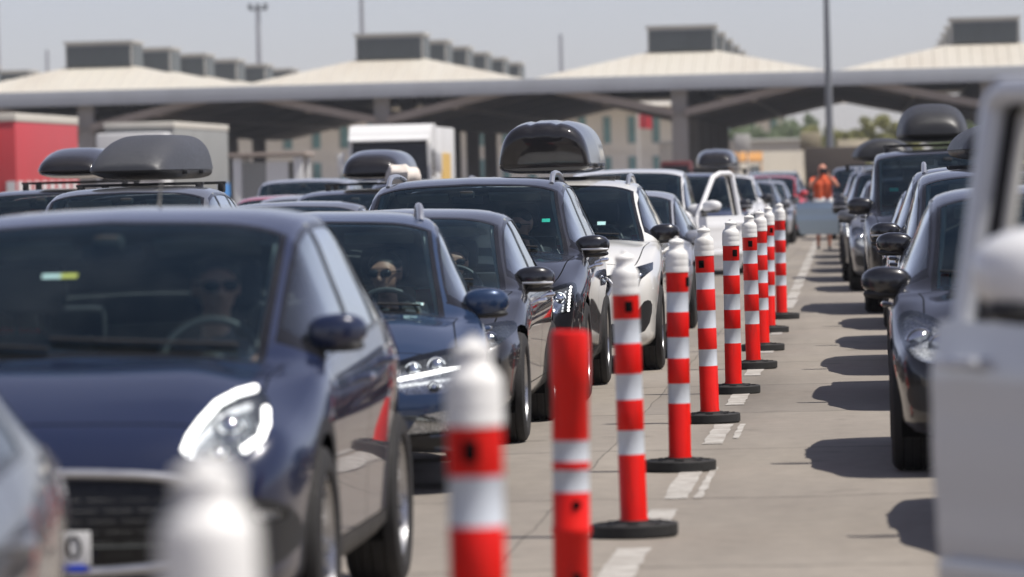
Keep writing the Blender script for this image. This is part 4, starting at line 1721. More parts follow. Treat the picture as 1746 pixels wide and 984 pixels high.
# ------------------------------------------------------------------ people
def figure(name, prims, skinm, mats, loc, rz, label, parent=None):
    """prims: (a, b, ra, rb, material index); fused into one continuous skin"""
    q = MB()
    for a, b, ra, rb, mi in prims:
        a, b = Vector(a), Vector(b)
        d = b - a
        pts, rs = [], []
        ax = d.normalized() if d.length > 1e-6 else Vector((0, 0, 1))
        for k in range(5):
            t = math.pi / 2 * (1 - k / 4)
            pts.append(a - ax * ra * math.sin(t))
            rs.append(max(.001, ra * math.cos(t)))
        for k in range(5):
            t = math.pi / 2 * k / 4
            pts.append(b + ax * rb * math.sin(t))
            rs.append(max(.001, rb * math.cos(t)))
        q.tube(pts, rs, 12)
    me0 = q.build(name, mats)
    md = me0.modifiers.new('r', 'REMESH')
    md.mode = 'VOXEL'
    md.voxel_size = .010
    sm = me0.modifiers.new('s', 'SMOOTH')
    sm.factor = .5
    sm.iterations = 5
    dg = bpy.context.evaluated_depsgraph_get()
    me = bpy.data.meshes.new_from_object(me0.evaluated_get(dg))
    bpy.data.objects.remove(me0)
    me.materials.clear()
    for m in mats:
        me.materials.append(m)
    pr = [(Vector(a), Vector(b), ra, rb, mi) for a, b, ra, rb, mi in prims]
    for p in me.polygons:
        c = p.center
        best, bm_ = 1e9, 0
        for a, b, ra, rb, mi in pr:
            d = b - a
            t = max(0, min(1, (c - a).dot(d) / max(1e-9, d.length_squared)))
            dd = (c - a - d * t).length - lerp(ra, rb, t)
            if dd < best:
                best, bm_ = dd, mi
        p.material_index = bm_
        p.use_smooth = True
    o = link(name, me, parent)
    o.location = loc
    o.rotation_euler = (0, 0, rz)
    tag(o, label, 'person')
    return o


def head_prims(c, yaw=0.0, k=1.0):
    """head centred on c, facing -y"""
    c = Vector(c)
    rot = Matrix.Rotation(yaw, 3, 'Z')

    def P(x, y, z):
        return tuple(c + rot @ Vector((x, y, z)) * k)
    return [(P(0, .018, .03), P(0, .03, .03), .082 * k, .088 * k, 0), (P(0, -.02, .02), P(0, -.02, -.03), .074 * k, .066 * k, 0), (P(0, -.045, -.075), P(0, -.02, -.06), .038 * k, .05 * k, 0),
            (P(0, -.093, .01), P(0, -.112, -.022), .010 * k, .015 * k, 0), (P(-.016, -.098, -.028), P(.016, -.098, -.028), .011 * k, .011 * k, 0),
            (P(-.022, -.086, -.058), P(.022, -.086, -.058), .010 * k, .010 * k, 0), (P(-.045, -.078, .038), P(.045, -.078, .038), .014 * k, .014 * k, 0),
            (P(-.083, .012, .015), P(-.083, .012, -.025), .014 * k, .009 * k, 0), (P(.083, .012, .015), P(.083, .012, -.025), .014 * k, .009 * k, 0),
            (P(0, .02, -.06), P(0, .035, -.16), .052 * k, .056 * k, 0)]


def hand_prims(wrist, d, palm_n, curl=.5, side=1):
    """palm, four unequal bent fingers and a thumb leaving the side of the palm"""
    w, d, n = Vector(wrist), Vector(d).normalized(), Vector(palm_n).normalized()
    s = d.cross(n).normalized() * side
    out = []
    for k in (-1, 0, 1):
        out.append((tuple(w + s * .018 * k + d * .01), tuple(w + s * .026 * k + d * .085), .017, .015, 0))
    for k, ln in zip((-1.5, -.5, .5, 1.5), (.058, .075, .080, .070)):
        p0 = w + s * .0185 * k + d * .088
        p1 = p0 + (d * math.cos(curl * .6) + n * math.sin(curl * .6)) * ln * .5
        p2 = p1 + (d * math.cos(curl * 1.6) + n * math.sin(curl * 1.6)) * ln * .5
        out.append((tuple(p0), tuple(p1), .0095, .009, 0))
        out.append((tuple(p1), tuple(p2), .009, .0078, 0))
    t0 = w + s * .03 + d * .025
    t1 = t0 + (s * .75 + d * .65 + n * .2).normalized() * .045
    t2 = t1 + (s * .2 + d * .8 + n * .5).normalized() * .035
    out.append((tuple(t0), tuple(t1), .014, .0115, 0))
    out.append((tuple(t1), tuple(t2), .0115, .009, 0))
    return out


def driver(carroot, spec, shirt, label, skin='skin', hair=True, x=.37, turn=.12):
    """seated driver with both hands on the wheel; local car coordinates moved by the car's place"""
    H, yB, yc, hc = spec['H'], spec['yB'], spec['yc'], spec['hc']
    seat = spec['seat_z'] + .1
    hx, hy = x, yB - .26
    hz = min(seat + .72, H - .24)
    hip = Vector((x, hy - .05, seat + .06))
    chest = Vector((x, hy + .0, hz - .34))
    pr = head_prims((hx, hy - .03, hz), turn)
    sh_l = Vector((x - .19, hy, hz - .25))
    sh_r = Vector((x + .19, hy, hz - .25))
    pr += [((x, hy + .02, hz - .17), (x, hy + .01, hz - .22), .058, .08, 1),
           ((x - .12, hy, hz - .28), (x + .12, hy, hz - .28), .095, .095, 1),
           ((x - .08, hy, hz - .36), (x - .07, hip.y, hip.z + .1), .11, .10, 1), ((x + .08, hy, hz - .36), (x + .07, hip.y, hip.z + .1), .11, .10, 1),
           ((x - .08, hip.y, hip.z), (x + .08, hip.y, hip.z), .105, .105, 2)]
    ctr = Vector((x, yc + .70, hc - .07))
    rt = Matrix.Rotation(R(66), 3, 'X')
    for sd, sh0 in ((-1, sh_l), (1, sh_r)):
        grip = ctr + rt @ Vector((sd * .183, .02, 0))
        wr = grip + Vector((sd * .01, .085, -.01))
        el = (sh0 + wr) / 2 + Vector((sd * .09, .02, -.15))
        pr += [(tuple(sh0), tuple(el), .056, .043, 1), (tuple(el), tuple(wr), .042, .028, 0)]
        pr += hand_prims(wr, (0, -1, .1), (-sd * .7, 0, -.6), 1.0, sd)
        kn = hip + Vector((sd * .13, -.46, .14))
        ft = kn + Vector((0, -.26, -.36))
        pr += [(tuple(hip + Vector((sd * .09, 0, 0))), tuple(kn), .085, .06, 2), (tuple(kn), tuple(ft), .055, .04, 2), (tuple(ft), tuple(ft + Vector((0, -.13, -.02))), .04, .032, 2)]
    loc = carroot.location
    o = figure('person', pr, M[skin], [M[skin], M[shirt], M['jeans']], loc, carroot.rotation_euler.z, label)
    q = MB()
    c = Vector((hx, hy - .03, hz))
    r_ = Matrix.Rotation(turn, 3, 'Z')
    for s_ in (-1, 1):
        q.sell(c + r_ @ Vector((s_ * .036, -.094, .012)), (.031, .012, .021), .8, .8, 14, 8)
        q.tube([c + r_ @ Vector((s_ * .066, -.086, .02)), c + r_ @ Vector((s_ * .088, .02, .02))], .0035, 6)
    q.tube([c + r_ @ Vector((-.01, -.105, .018)), c + r_ @ Vector((.01, -.105, .018))], .004, 6)
    q.build('sunglasses', M['shades'], o)
    if hair:
        q = MB()
        q.sell(c + Vector((0, .03, .055)), (.094, .098, .075), 1, 1, 20, 10)
        q.build('hair', M['hair'], o)
    return o


# ------------------------------------------------------------------ roof boxes
def roof_box(loc, L, W, H, mat, label, wedge=.35, group='roof boxes on the queuing cars', ridges=2, e=.55, bars=True, blunt=0.0, tail=0.0, rz=0.0):
    """long lidded roof box, front end at loc towards -y"""
    root = empty('roof_box', loc, rz)
    tag(root, label, 'roof box', group)

    def shell(z0, z1, k0, mi):
        ts = [0, .004, .012, .025, .045, .07, .10, .14, .19, .25, .32, .40, .48, .56, .64, .72, .78, .83, .87, .905, .935, .958, .976, .989, .996, 1.0]
        n, m_ = len(ts) - 1, 36
        vs, fs = [], []
        for t in ts:
            y = L * t
            g0 = (1 - (1 - min(1, t / (.11 - .07 * blunt))) ** 2.4) ** (1 / 2.4)
            g1 = (1 - (1 - min(1, (1 - t) / .07)) ** 2.4) ** (1 / 2.4)
            wf = W / 2 * (.80 + .13 * blunt + (.20 - .13 * blunt) * min(1, t / .5) ** .8) * (.72 + .2 * blunt + (.28 - .2 * blunt) * g0) * (.8 + .2 * g1)
            hh = (z1 - z0) * (1 - (1 - min(1, t / .45)) ** 1.8 * wedge) * (.30 + .45 * blunt + (.70 - .45 * blunt) * g0) * (.45 + .55 * g1)
            for j in range(m_):
                a = math.pi * j / (m_ - 1)
                cx_ = math.copysign(abs(math.cos(a)) ** e, math.cos(a))
                sz_ = abs(math.sin(a)) ** e
                rid = 0
                if ridges:
                    rid = .020 * (math.exp(-((abs(cx_) - .30) / .04) ** 2))
                vs.append((wf * (1 - tail * max(0, t - .3)) * cx_ * (1 - .14 * sz_ * mi), y - blunt * .10 * sz_ * mi * max(0, 1 - t / .12), z0 + (hh + .03 * hh * mi * (1 - cx_ * cx_) - rid * (sz_ > .8) * mi) * sz_))
        for i in range(n):
            for j in range(m_ - 1):
                fs.append((i * m_ + j, i * m_ + j + 1, (i + 1) * m_ + j + 1, (i + 1) * m_ + j))
        for i in range(n):
            fs.append((i * m_, (i + 1) * m_, (i + 1) * m_ + m_ - 1, i * m_ + m_ - 1))
        fs.append([j for j in range(m_)])
        fs.append([n * m_ + j for j in range(m_)][::-1])
        return vs, fs
    q = MB()
    vs, fs = shell(.10, H, 1, 1)
    q.add(vs, fs, 0, True)
    lid = q.build('lid', mat, root)
    q = MB()
    vs, fs = shell(.0, .085, 1, 0)
    vs = [(x * .985, L * .01 + y * .98, .098 - z) for x, y, z in vs]
    q.add(vs, fs, 0, True)
    q.build('tray', M['boxdark'] if mat is not M['boxgloss'] else M['boxgloss'], root)
    for t in (.3, .62):
        q = MB()
        q.box((W * .47, L * t, .075), (.05, .09, .035), 0, .008)
        q.build('lock', M['plastic'], root)
    if bars:
        for t in (.27, .72):
            q = MB()
            q.box((0, L * t, -.028), (1.16, .075, .026), 0, .01)
            for s_ in (-1, 1):
                q.box((s_ * .54, L * t, -.075), (.06, .10, .09), 0, .02)
            q.build('crossbar', M['plastic'], root)
    return root


# ------------------------------------------------------------------ the queue left of the posts
HERO = {}


def sticker(root, sh_bvh, x, z, w, h, mat, label=None):
    hit = sh_bvh.ray_cast(Vector((x, -2, z)), Vector((0, 1, 0)))
    if hit[0] is None:
        return
    n = hit[1]
    u = Vector((1, 0, 0))
    v = n.cross(u).normalized() * -1
    c = hit[0] - n * .012
    q = MB()
    q.add([c - u * w / 2 - v * h / 2, c + u * w / 2 - v * h / 2, c + u * w / 2 + v * h / 2, c - u * w / 2 + v * h / 2,
           c - u * w / 2 - v * h / 2 - n * .002, c + u * w / 2 - v * h / 2 - n * .002, c + u * w / 2 + v * h / 2 - n * .002, c - u * w / 2 + v * h / 2 - n * .002],
          [(0, 1, 2, 3), (7, 6, 5, 4), (0, 4, 5, 1), (1, 5, 6, 2), (2, 6, 7, 3), (3, 7, 4, 0)])
    q.build('windscreen_sticker', mat, root)


# navy crossover
r1, s1, b1 = car(CROSSOVER, 'crossover_car', 'navy blue crossover with glowing rounded headlight at the lower left', 'car', M['navy'], (-2.83, 17.45, 0), R(-.6))
sticker(r1, b1, -.17, 1.30, .07, .03, M['stickerw'])
sticker(r1, b1, -.105, 1.30, .06, .03, M['sticker'])
q = MB()
h1 = b1.ray_cast(Vector((0, -2, .40)), Vector((0, 1, 0)))
yp = h1[0].y - .03
q.box((-.06, yp, .405), (.52, .012, .115), 0, .004)
pl = q.build('licence_plate', M['plate'], r1)
q = MB()
q.box((.11, yp - .004, .338), (.14, .012, .026), 0, .002)
q.box((-.06, yp + .012, .39), (.50, .02, .12), 0, .002)
q.build('plate_holder', M['plateb'], pl)
fc = bpy.data.curves.new('plate_text', 'FONT')
fc.body = '0'
fc.size = .115
fc.extrude = .001
fc.align_x = 'CENTER'
fc.align_y = 'CENTER'
fc.materials.append(M['ink'])
ft0 = bpy.data.objects.new('plate_text', fc)
COL.objects.link(ft0)
tm = bpy.data.meshes.new_from_object(ft0.evaluated_get(bpy.context.evaluated_depsgraph_get()))
bpy.data.objects.remove(ft0)
ft = link('plate_text', tm)
ft.parent = pl
ft.location = (.145, yp - .008, .405)
ft.rotation_euler = (R(90), 0, 0)
q = MB()
q.tube([(-.05, 3.35, 1.44), (-.05, 3.52, 1.62)], [.012, .004], 6)
q.build('antenna', M['plastic'], r1)
driver(r1, CROSSOVER, 'shirtd', 'dim dark clothed driver with sunglasses inside the navy crossover', hair=True, turn=.3)

# steel blue hatchback
r2, s2, b2 = car(HATCH, 'hatchback_car', 'steel blue car with silver roof rails directly behind the navy crossover', 'car', M['blue'], (-2.85, 26.65, 0), R(5.4))
driver(r2, HATCH, 'shirtd', 'short haired driver with dark sunglasses inside the steel blue car', hair=True, turn=-.35)
sticker(r2, b2, .52, .955, .10, .02, M['stickerw'])

# charcoal saloon
r3, s3, b3 = car(SALOON, 'saloon_car', 'charcoal saloon with dark mirror and silver indicator strip behind the steel blue car', 'car', M['charcoal'], (-3.04, 31.2, 0), mirror_mat=M['black'])
sticker(r3, b3, .05, 1.29, .05, .022, M['sticker'])
driver(r3, SALOON, 'shirtg', 'shadowy driver in a pale shirt inside the charcoal saloon')

# graphite SUV
r4, s4, b4 = car(SUV, 'suv_car', 'dark graphite SUV with silver roof rails and dotted headlight', 'car', M['suvgrey'], (-3.0, 36.95, 0), mirror_mat=M['black'])
driver(r4, SUV, 'shirtg', 'driver in sunglasses and grey shirt at the wheel of the graphite SUV', turn=-.5)
sticker(r4, b4, .60, 1.30, .06, .045, M['stickerg'])

# white SUV with the big black roof box
r5, s5, b5 = car(SUVW, 'suv_car', 'white SUV with black mirror carrying a tall glossy black roof box', 'car', M['pearl'], (-2.68, 42.6, 0), mirror_mat=M['black'])
sticker(r5, b5, .40, 1.22, .07, .05, M['stickerw'])
roof_box((-2.80, 44.9, 1.62), 2.1, .86, .47, M['boxgloss'], 'tall glossy black roof box on the white SUV', wedge=.10, e=.56, blunt=.8)

# cars further back
r6, s6, b6 = car(MPV, 'van_car', 'white people carrier with its driver door open behind the silver hatchback', 'van', M['white'], (-3.22, 67.0, 0))
PROTO = {'hatch': r2, 'suv': r4, 'crossover': r1, 'saloon': r3, 'suvw': r5, 'mpv': r6}


def recolour(o, old, new):
    for c in [o] + list(o.children_recursive):
        if c.type == 'MESH':
            for s_ in c.material_slots:
                if s_.material in old:
                    s_.link = 'OBJECT'
                    s_.material = new


GROUPQ = 'cars queuing in the lanes'


def clone(kind, name, label, cat, mat, loc, rz=0.0, drop=('licence_plate', 'windscreen_sticker', 'antenna'), rails=True):
    src = PROTO[kind]
    c = copy_tree(src)
    c.name = name
    c.location = loc
    c.rotation_euler = (0, 0, rz)
    tag(c, label, cat, GROUPQ)
    paints = {M[k] for k in ('navy', 'blue', 'charcoal', 'suvgrey', 'pearl', 'white')}
    for ch in list(c.children):
        if ch.name.startswith(drop) or (not rails and ch.name.startswith('roof_rail')):
            for gg in list(ch.children):
                bpy.data.objects.remove(gg)
            bpy.data.objects.remove(ch)
    recolour(c, paints, mat)
    return c


clone('hatch', 'hatchback_car', 'silver hatchback between the white SUV and the white people carrier', 'car', M['silver'], (-2.78, 54.0, 0), rails=False)
clone('suv', 'suv_car', 'dark blue SUV behind the open door of the white people carrier', 'car', M['navy'], (-3.0, 83.0, 0), rails=False)
clone('suvw', 'suv_car', 'white car carrying a small dark roof box far back in the left queue', 'car', M['white'], (-2.95, 98.0, 0))
clone('hatch', 'hatchback_car', 'grey hatchback behind the white car with the small roof box', 'car', M['grey'], (-2.75, 108.0, 0))
clone('saloon', 'saloon_car', 'silver saloon far back in the left queue beside the last post', 'car', M['silver'], (-2.7, 117.0, 0))
clone('crossover', 'crossover_car', 'red car glimpsed at the far end of the left queue', 'car', M['red'], (-2.6, 128.0, 0))
clone('hatch', 'hatchback_car', 'dark hatchback at the far end of the left queue under the shed wall', 'car', M['charcoal'], (-2.6, 140.0, 0))
clone('suv', 'suv_car', 'blue SUV at the far end of the left queue', 'car', M['midblue'], (-2.9, 152.0, 0))
roof_box((-3.0, 100.2, 1.70), 1.9, .8, .36, M['boxgloss'], 'small dark roof box on the far white car')

# second lane on the left
clone('suv', 'suv_car', 'silver SUV under the matt grey roof box', 'car', M['grey'], (-6.45, 43.4, 0), rails=False)
roof_box((-6.58, 46.2, 1.66), 2.1, .86, .41, M['boxmatt'], 'matt dark grey roof box on a car behind the navy crossover', wedge=.72, ridges=0, e=.56, tail=.24, rz=R(-5))
clone('saloon', 'saloon_car', 'dark grey saloon roof seen left of the graphite SUV', 'car', M['grey'], (-6.0, 52.0, 0))
clone('crossover', 'crossover_car', 'black crossover under the rounded black roof box', 'car', M['black'], (-5.85, 57.6, 0))
roof_box((-5.75, 60.2, 1.61), 1.9, .80, .36, M['boxgloss'], 'rounded black roof box left of the graphite SUV', ridges=0, e=.6, wedge=.35)
q = MB()
q.sell((0, 0, 0), (.20, .32, .13), .75, .8, 26, 14)
for i_ in range(len(q.v)):
    vx, vy, vz = q.v[i_]
    w_ = 1 + .10 * math.sin(9 * vx / .2 + 5 * vy) + .07 * math.sin(23 * vz + 11 * vx)
    q.v[i_] = (vx * w_, vy * w_, vz * w_)
M['sackcloth'] = dirty('pale sack cloth', (0.66, 0.60, 0.54), (0.45, 0.38, 0.32), 0.5, 0.85, 6.0)
sk = q.build('cloth_sack', M['sackcloth'])
sk.location = (-5.36, 59.9, 1.66)
tag(sk, 'pale cloth sack lying beside the rounded black roof box', 'sack')
clone('suv', 'suv_car', 'black SUV at the left edge under a glossy roof box', 'car', M['black'], (-8.75, 53.2, 0), rails=False)
roof_box((-8.6, 56.0, 1.71), 2.0, .82, .34, M['boxgloss'], 'glossy black roof box at the left edge of the photo', ridges=0, e=.6, wedge=.55, tail=.15)
clone('hatch', 'hatchback_car', 'bright red car roof over the navy crossover', 'car', M['red'], (-8.75, 75.5, 0), rails=False)
clone('mpv', 'van_car', 'silver people carrier behind the red car roof', 'van', M['silver'], (-9.3, 84.0, 0))
clone('hatch', 'hatchback_car', 'silver grey hatchback roof right of the red car', 'car', M['silver'], (-7.9, 71.0, 0), rails=False)
clone('mpv', 'van_car', 'white people carrier beside the customs booth', 'van', M['white'], (-10.6, 106.0, 0))
clone('suv', 'suv_car', 'dark SUV behind the rounded black roof box', 'car', M['navy'], (-6.0, 68.0, 0))

# grey car ahead of the crossover at the left edge
GREYH = dict(HATCH, rails=False, L=4.4, H=1.48, ye=3.5, yg=4.12, zg=1.0, br=1.0, privacy=True, tail_mat='lens_smoke')
rg, sg, bg = car(GREYH, 'hatchback_car', 'blurred grey hatchback tail corner at the lower left edge', 'car', M['grey'], (-2.755, 8.2, 0))

# ------------------------------------------------------------------ the queue right of the lane
R1, sR1, bR1 = car(HATCHB, 'hatchback_car', 'black hatchback with pale round headlight behind the open silver van door', 'car', M['black'], (.97, 27.3, 0), mirror_mat=M['black'])
R2, sR2, bR2 = car(dict(MPV, H=1.60, hc=1.06, privacy=False, rails=False, ms=1.0), 'van_car', 'blue black people carrier with green windscreen sticker carrying a rounded grey roof box', 'van', M['blackblue'], (1.05, 34.95, 0), mirror_mat=M['black'])
q = MB()
q.tube([(-.10, 2.1, 1.56), (-.10, 2.2, 1.72), (-.11, 2.26, 1.92)], [.012, .005, .003], 6)
q.build('antenna', M['plastic'], R2)
sticker(R2, bR2, -.64, 1.13, .09, .05, M['stickerg'])
roof_box((1.12, 37.9, 1.63), 2.0, 1.14, .30, M['boxdark'], 'rounded dark roof box seen through the open van door window', ridges=0, e=.7, wedge=.15)
PROTO.update({'hatchb': R1, 'mpvb': R2})
R3, sR3, bR3 = car(dict(VAN, H=1.82, hc=1.15), 'van_car', 'black van with green sticker under a matt black roof box on the right', 'van', M['black'], (.84, 58.4, 0), mirror_mat=M['black'])
sticker(R3, bR3, -.62, 1.38, .10, .06, M['stickerg'])
roof_box((.70, 61.5, 1.90), 2.2, .88, .45, M['boxdark'], 'matt black wedge shaped roof box on the black van', ridges=0, e=.62, wedge=.45, tail=.1)


def clone2(kind, *a, **k):
    c = clone(kind, *a, **k)
    recolour(c, {M['black'], M['blackblue']}, a[3]) if kind in ('hatchb', 'mpvb') else None
    return c


clone2('hatchb', 'hatchback_car', 'dark hatchback mostly hidden behind the silver van door', 'car', M['charcoal'], (1.42, 21.4, 0))
clone2('suv', 'suv_car', 'dark SUV hidden behind the blue black people carrier', 'car', M['blackblue'], (1.02, 41.0, 0))
clone2('hatchb', 'hatchback_car', 'black hatchback in the hidden part of the right queue, its shadow reaching left', 'car', M['black'], (1.0, 46.8, 0))
clone2('saloon', 'saloon_car', 'dark saloon just before the black van, only its mirror in view', 'car', M['charcoal'], (.98, 52.6, 0))
clone2('hatchb', 'hatchback_car', 'grey hatchback behind the black van in the right queue', 'car', M['grey'], (.55, 69.3, 0))
clone2('suv', 'suv_car', 'dark grey SUV with silver rails further back in the right queue', 'car', M['suvgrey'], (.45, 75.5, 0))
clone2('suvw', 'suv_car', 'silver SUV with black mirror further back in the right queue', 'car', M['silver'], (.40, 82.5, 0))
clone2('hatch', 'hatchback_car', 'dark hatchback before the man in orange in the right queue', 'car', M['charcoal'], (.30, 89.5, 0))
clone2('suv', 'suv_car', 'black SUV carrying a grey roof bag before the man in orange', 'car', M['black'], (.28, 96.0, 0))
roof_box((.15, 78.5, 1.70), 1.5, .95, .36, M['boxdark'], 'dark roof bag on the dark grey SUV in the right queue', ridges=0, e=.85, wedge=.2)
clone2('hatch', 'hatchback_car', 'pale blue car whose open door screens the man in orange', 'car', M['midblue'], (.28, 103.6, 0))
clone2('mpv', 'van_car', 'dark van beyond the man in orange', 'van', M['suvgrey'], (-.2, 122.0, 0))
clone2('saloon', 'saloon_car', 'grey saloon beyond the man in orange', 'car', M['grey'], (.5, 112.0, 0))


def open_door(parent, hinge, length, z0, zb, zt, ang, mat, side, mirror_mat, mirror=True, ms=1.15, tumble=.08, frame=True, mpos=.16):
    """front door of a car standing open; hinge at the front edge; side -1 = the car's right (-x)"""
    d = empty('open_door', hinge, 0, parent)
    d.rotation_euler = (0, 0, -side * ang)
    # local: hinge at origin, door runs to +y, outside is side*x
    q = MB()
    n, m_ = 14, 16
    vs, fs = [], []

    def skin(y, z):
        u = (z - z0) / (zb - z0)
        bul = .05 * math.sin(math.pi * min(1, max(0, u)) * .8) - .02 * (u < .16) * (1 - u / .16)
        crease = .014 * math.exp(-((z - (zb - .13)) / .03) ** 2) + .012 * math.exp(-((z - (z0 + .28)) / .05) ** 2)
        inn = -tumble * max(0, (z - zb)) / (zt - zb)
        return side * (bul + crease + inn + .008 * math.sin(math.pi * y / length))

    def outline(z):
        u = (z - z0) / (zb - z0)
        back = length - .05 * (1 - min(1, max(0, u))) ** 2 + (.02 * math.sin(math.pi * min(1, max(0, u))))
        return 0.0, back
    for i in range(m_ + 1):
        z = lerp(z0, zb, i / m_)
        a, b = outline(z)
        for j in range(n + 1):
            y = lerp(a, b, j / n)
            vs.append((skin(y, z), y, z))
    for i in range(m_):
        for j in range(n):
            k = i * (n + 1) + j
            fs.append((k, k + 1, k + n + 2, k + n + 1))
    N = len(vs)
    vs2 = [(x - side * .075, y, z) for x, y, z in vs]
    q.add(vs + vs2, fs + [tuple(t + N for t in f[::-1]) for f in fs]
          + [(j, j + N, j + 1 + N, j + 1) for j in range(n)] + [(m_ * (n + 1) + j, m_ * (n + 1) + j + 1, m_ * (n + 1) + j + 1 + N, m_ * (n + 1) + j + N) for j in range(n)]
          + [(i * (n + 1), (i + 1) * (n + 1), (i + 1) * (n + 1) + N, i * (n + 1) + N) for i in range(m_)]
          + [(i * (n + 1) + n, i * (n + 1) + n + N, (i + 1) * (n + 1) + n + N, (i + 1) * (n + 1) + n) for i in range(m_)], 0, True)
    q.build('door_skin', mat, d)
    # window frame
    b0 = outline(zb)[1]
    if not frame:
        return d
    q = MB()
    ft = b0 - .06
    pts = [(skin(.02, zb) - side * .03, .06, zb - .02), (side * -tumble - side * .03, .52, zt - .05), (side * -tumble - side * .03, .66, zt), (side * -tumble - side * .03, ft - .06, zt),
           (side * -tumble - side * .03, ft - .008, zt - .035), (side * -.03, b0 - .03, zb - .02)]
    sm = []
    for i in range(len(pts) - 1):
        for k in range(6):
            sm.append(Vector(pts[i]).lerp(Vector(pts[i + 1]), k / 6))
    sm.append(Vector(pts[-1]))
    q.tube(sm, .036, 10)
    q.build('window_frame', mat, d)
    q = MB()
    inner = [Vector((p.x - side * .03, lerp(p.y, length * .55, .07), lerp(p.z, (zb + zt) / 2, .06))) for p in sm]
    q.tube(inner, .022, 8)
    q.build('window_seal', M['rubber'], d)
    q = MB()
    inner = [Vector((p.x - side * .05, lerp(p.y, length * .55, .14), lerp(p.z, (zb + zt) / 2, .08))) for p in sm[18:]]
    q.tube(inner, .016, 8)
    q.build('inner_trim', M['liner2'], d)
    q = MB()
    yh = length - .17
    zh = zb - .10
    xo = skin(yh, zh)
    q.tube([(xo - side * .02, yh - .11, zh), (xo + side * .035, yh - .08, zh), (xo + side * .042, yh, zh), (xo + side * .035, yh + .08, zh), (xo - side * .02, yh + .11, zh)], .015, 8)
    q.build('handle', mat, d)
    q = MB()
    q.box((skin(.5, z0 + .24) + side * .012, length * .5, z0 + .22), (.03, length * .92, .07), 0, .012)
    q.build('rub_strip', mat, d)
    if mirror:
        mo = side_mirror(d, skin(.12, zb) - side * .02, mpos, zb + .13, side, mirror_mat, False, ms)
    return d


M['liner2'] = simple('pale door trim', (0.62, 0.60, 0.55), 0.7)

# silver van with its door standing open
VANS = dict(VAN, no_door=22)
rv, sv, bv = car(VANS, 'van_car', 'silver van at the right edge with its white mirrored front door standing open', 'van', M['vansilver'], (1.645, 11.15, 0))
for ch in list(rv.children):
    if ch.name.startswith('mirror') and sum(v.co.x for v in ch.data.vertices) < 0:
        for gg in list(ch.children):
            bpy.data.objects.remove(gg)
        bpy.data.objects.remove(ch)
dv = open_door(rv, (-.945, 1.08, 0), 1.08, .38, 1.22, 1.785, R(29), M['vansilver'], -1, M['white'], ms=1.45, mpos=.20)
# remove the closed front right window of the van: it is in the open door
for ch in list(rv.children):
    if ch.name.startswith('side_window'):
        xs = [v.co for v in ch.data.vertices]
        if sum(v.x for v in xs) < 0 and sum(v.y for v in xs) / len(xs) < VAN['yB']:
            bpy.data.objects.remove(ch)

# white people carrier: driver door open
open_door(r6, (.90, 1.0, 0), .98, .36, 1.05, 1.60, R(38), M['white'], 1, M['white'], ms=1.0)
# pale blue car: passenger side door open towards the lane
bc = [o for o in COL.objects if o.get('label', '').startswith('pale blue car')][0]
open_door(bc, (-.88, 1.0, 0), 1.05, .34, .98, 1.40, R(62), M['midblue'], -1, M['white'], mirror=False, frame=False)

# ------------------------------------------------------------------ man in orange
mp = at(1402, 290, 108.0)
pr = head_prims((0, 0, 1.625), -.1)
pr += [((0, .02, 1.50), (0, .02, 1.44), .06, .085, 1), ((-.14, .02, 1.40), (.14, .02, 1.40), .095, .095, 1), ((-.08, .0, 1.32), (-.07, .0, 1.02), .115, .115, 1), ((.08, .0, 1.32), (.07, .0, 1.02), .115, .115, 1),
       ((-.09, 0, .98), (.09, 0, .98), .125, .125, 2)]
for sd in (-1, 1):
    sh0 = Vector((sd * .20, .02, 1.41))
    el = Vector((sd * .27, -.26, 1.30))
    wr = Vector((sd * .085, -.30, 1.51))
    pr += [(tuple(sh0), tuple(sh0.lerp(el, .45)), .066, .058, 1), (tuple(sh0.lerp(el, .45)), tuple(el), .052, .045, 0), (tuple(el), tuple(wr), .044, .030, 0)]
    pr += hand_prims(wr, (-sd * .45, .25, .7), (-sd * .3, -1, 0), .8, sd)
    hip = Vector((sd * .095, 0, .94))
    kn = Vector((sd * .11, -.02, .50))
    an = Vector((sd * .115, .02, .09))
    pr += [(tuple(hip), tuple(hip.lerp(kn, .75)), .10, .085, 2), (tuple(hip.lerp(kn, .6)), tuple(kn), .07, .058, 0), (tuple(kn), tuple(an), .058, .036, 0), (tuple(an + Vector((0, .03, -.05))), tuple(an + Vector((0, -.14, -.06))), .038, .03, 3)]
mo = figure('person', pr, M['tanskin'], [M['tanskin'], M['orange'], M['shorts'], M['plastic']], (mp.x, 108.0, 0), .1,
            'man in orange top and white shorts, camera at his face, behind a pale blue door')
q = MB()
q.box((0, -.315, 1.60), (.15, .075, .10), 0, .015)
q.lathe([(.001, .0), (.036, 0), (.04, .02), (.04, .11), (.001, .112)], 18, mat=Matrix.Translation((0, -.345, 1.60)) @ Matrix.Rotation(R(90), 4, 'X'))
co = q.build('camera_body', M['plastic'])
co.name = 'photo_camera'
co.location = mo.location
co.rotation_euler = mo.rotation_euler
tag(co, 'dark camera held up to the face by the man in orange', 'camera')

# ------------------------------------------------------------------ lorries, booth
M['redbox'] = dirty('red trailer skin', (0.50, 0.035, 0.045), (0.35, 0.06, 0.06), 0.4, 0.5, 0.6)
M['whitebox'] = dirty('white trailer skin', (0.66, 0.66, 0.65), (0.4, 0.39, 0.37), 0.4, 0.5, 0.6)
M['greytarp'] = dirty('grey tarpaulin', (0.26, 0.265, 0.255), (0.16, 0.16, 0.15), 0.5, 0.7, 0.5)
M['cream'] = dirty('cream top rail', (0.58, 0.55, 0.48), (0.4, 0.37, 0.32), 0.4, 0.6, 0.8)
M['yellow'] = simple('yellow panel', (0.62, 0.40, 0.10), 0.6)
M['bluep'] = simple('blue panel', (0.04, 0.22, 0.55), 0.6)


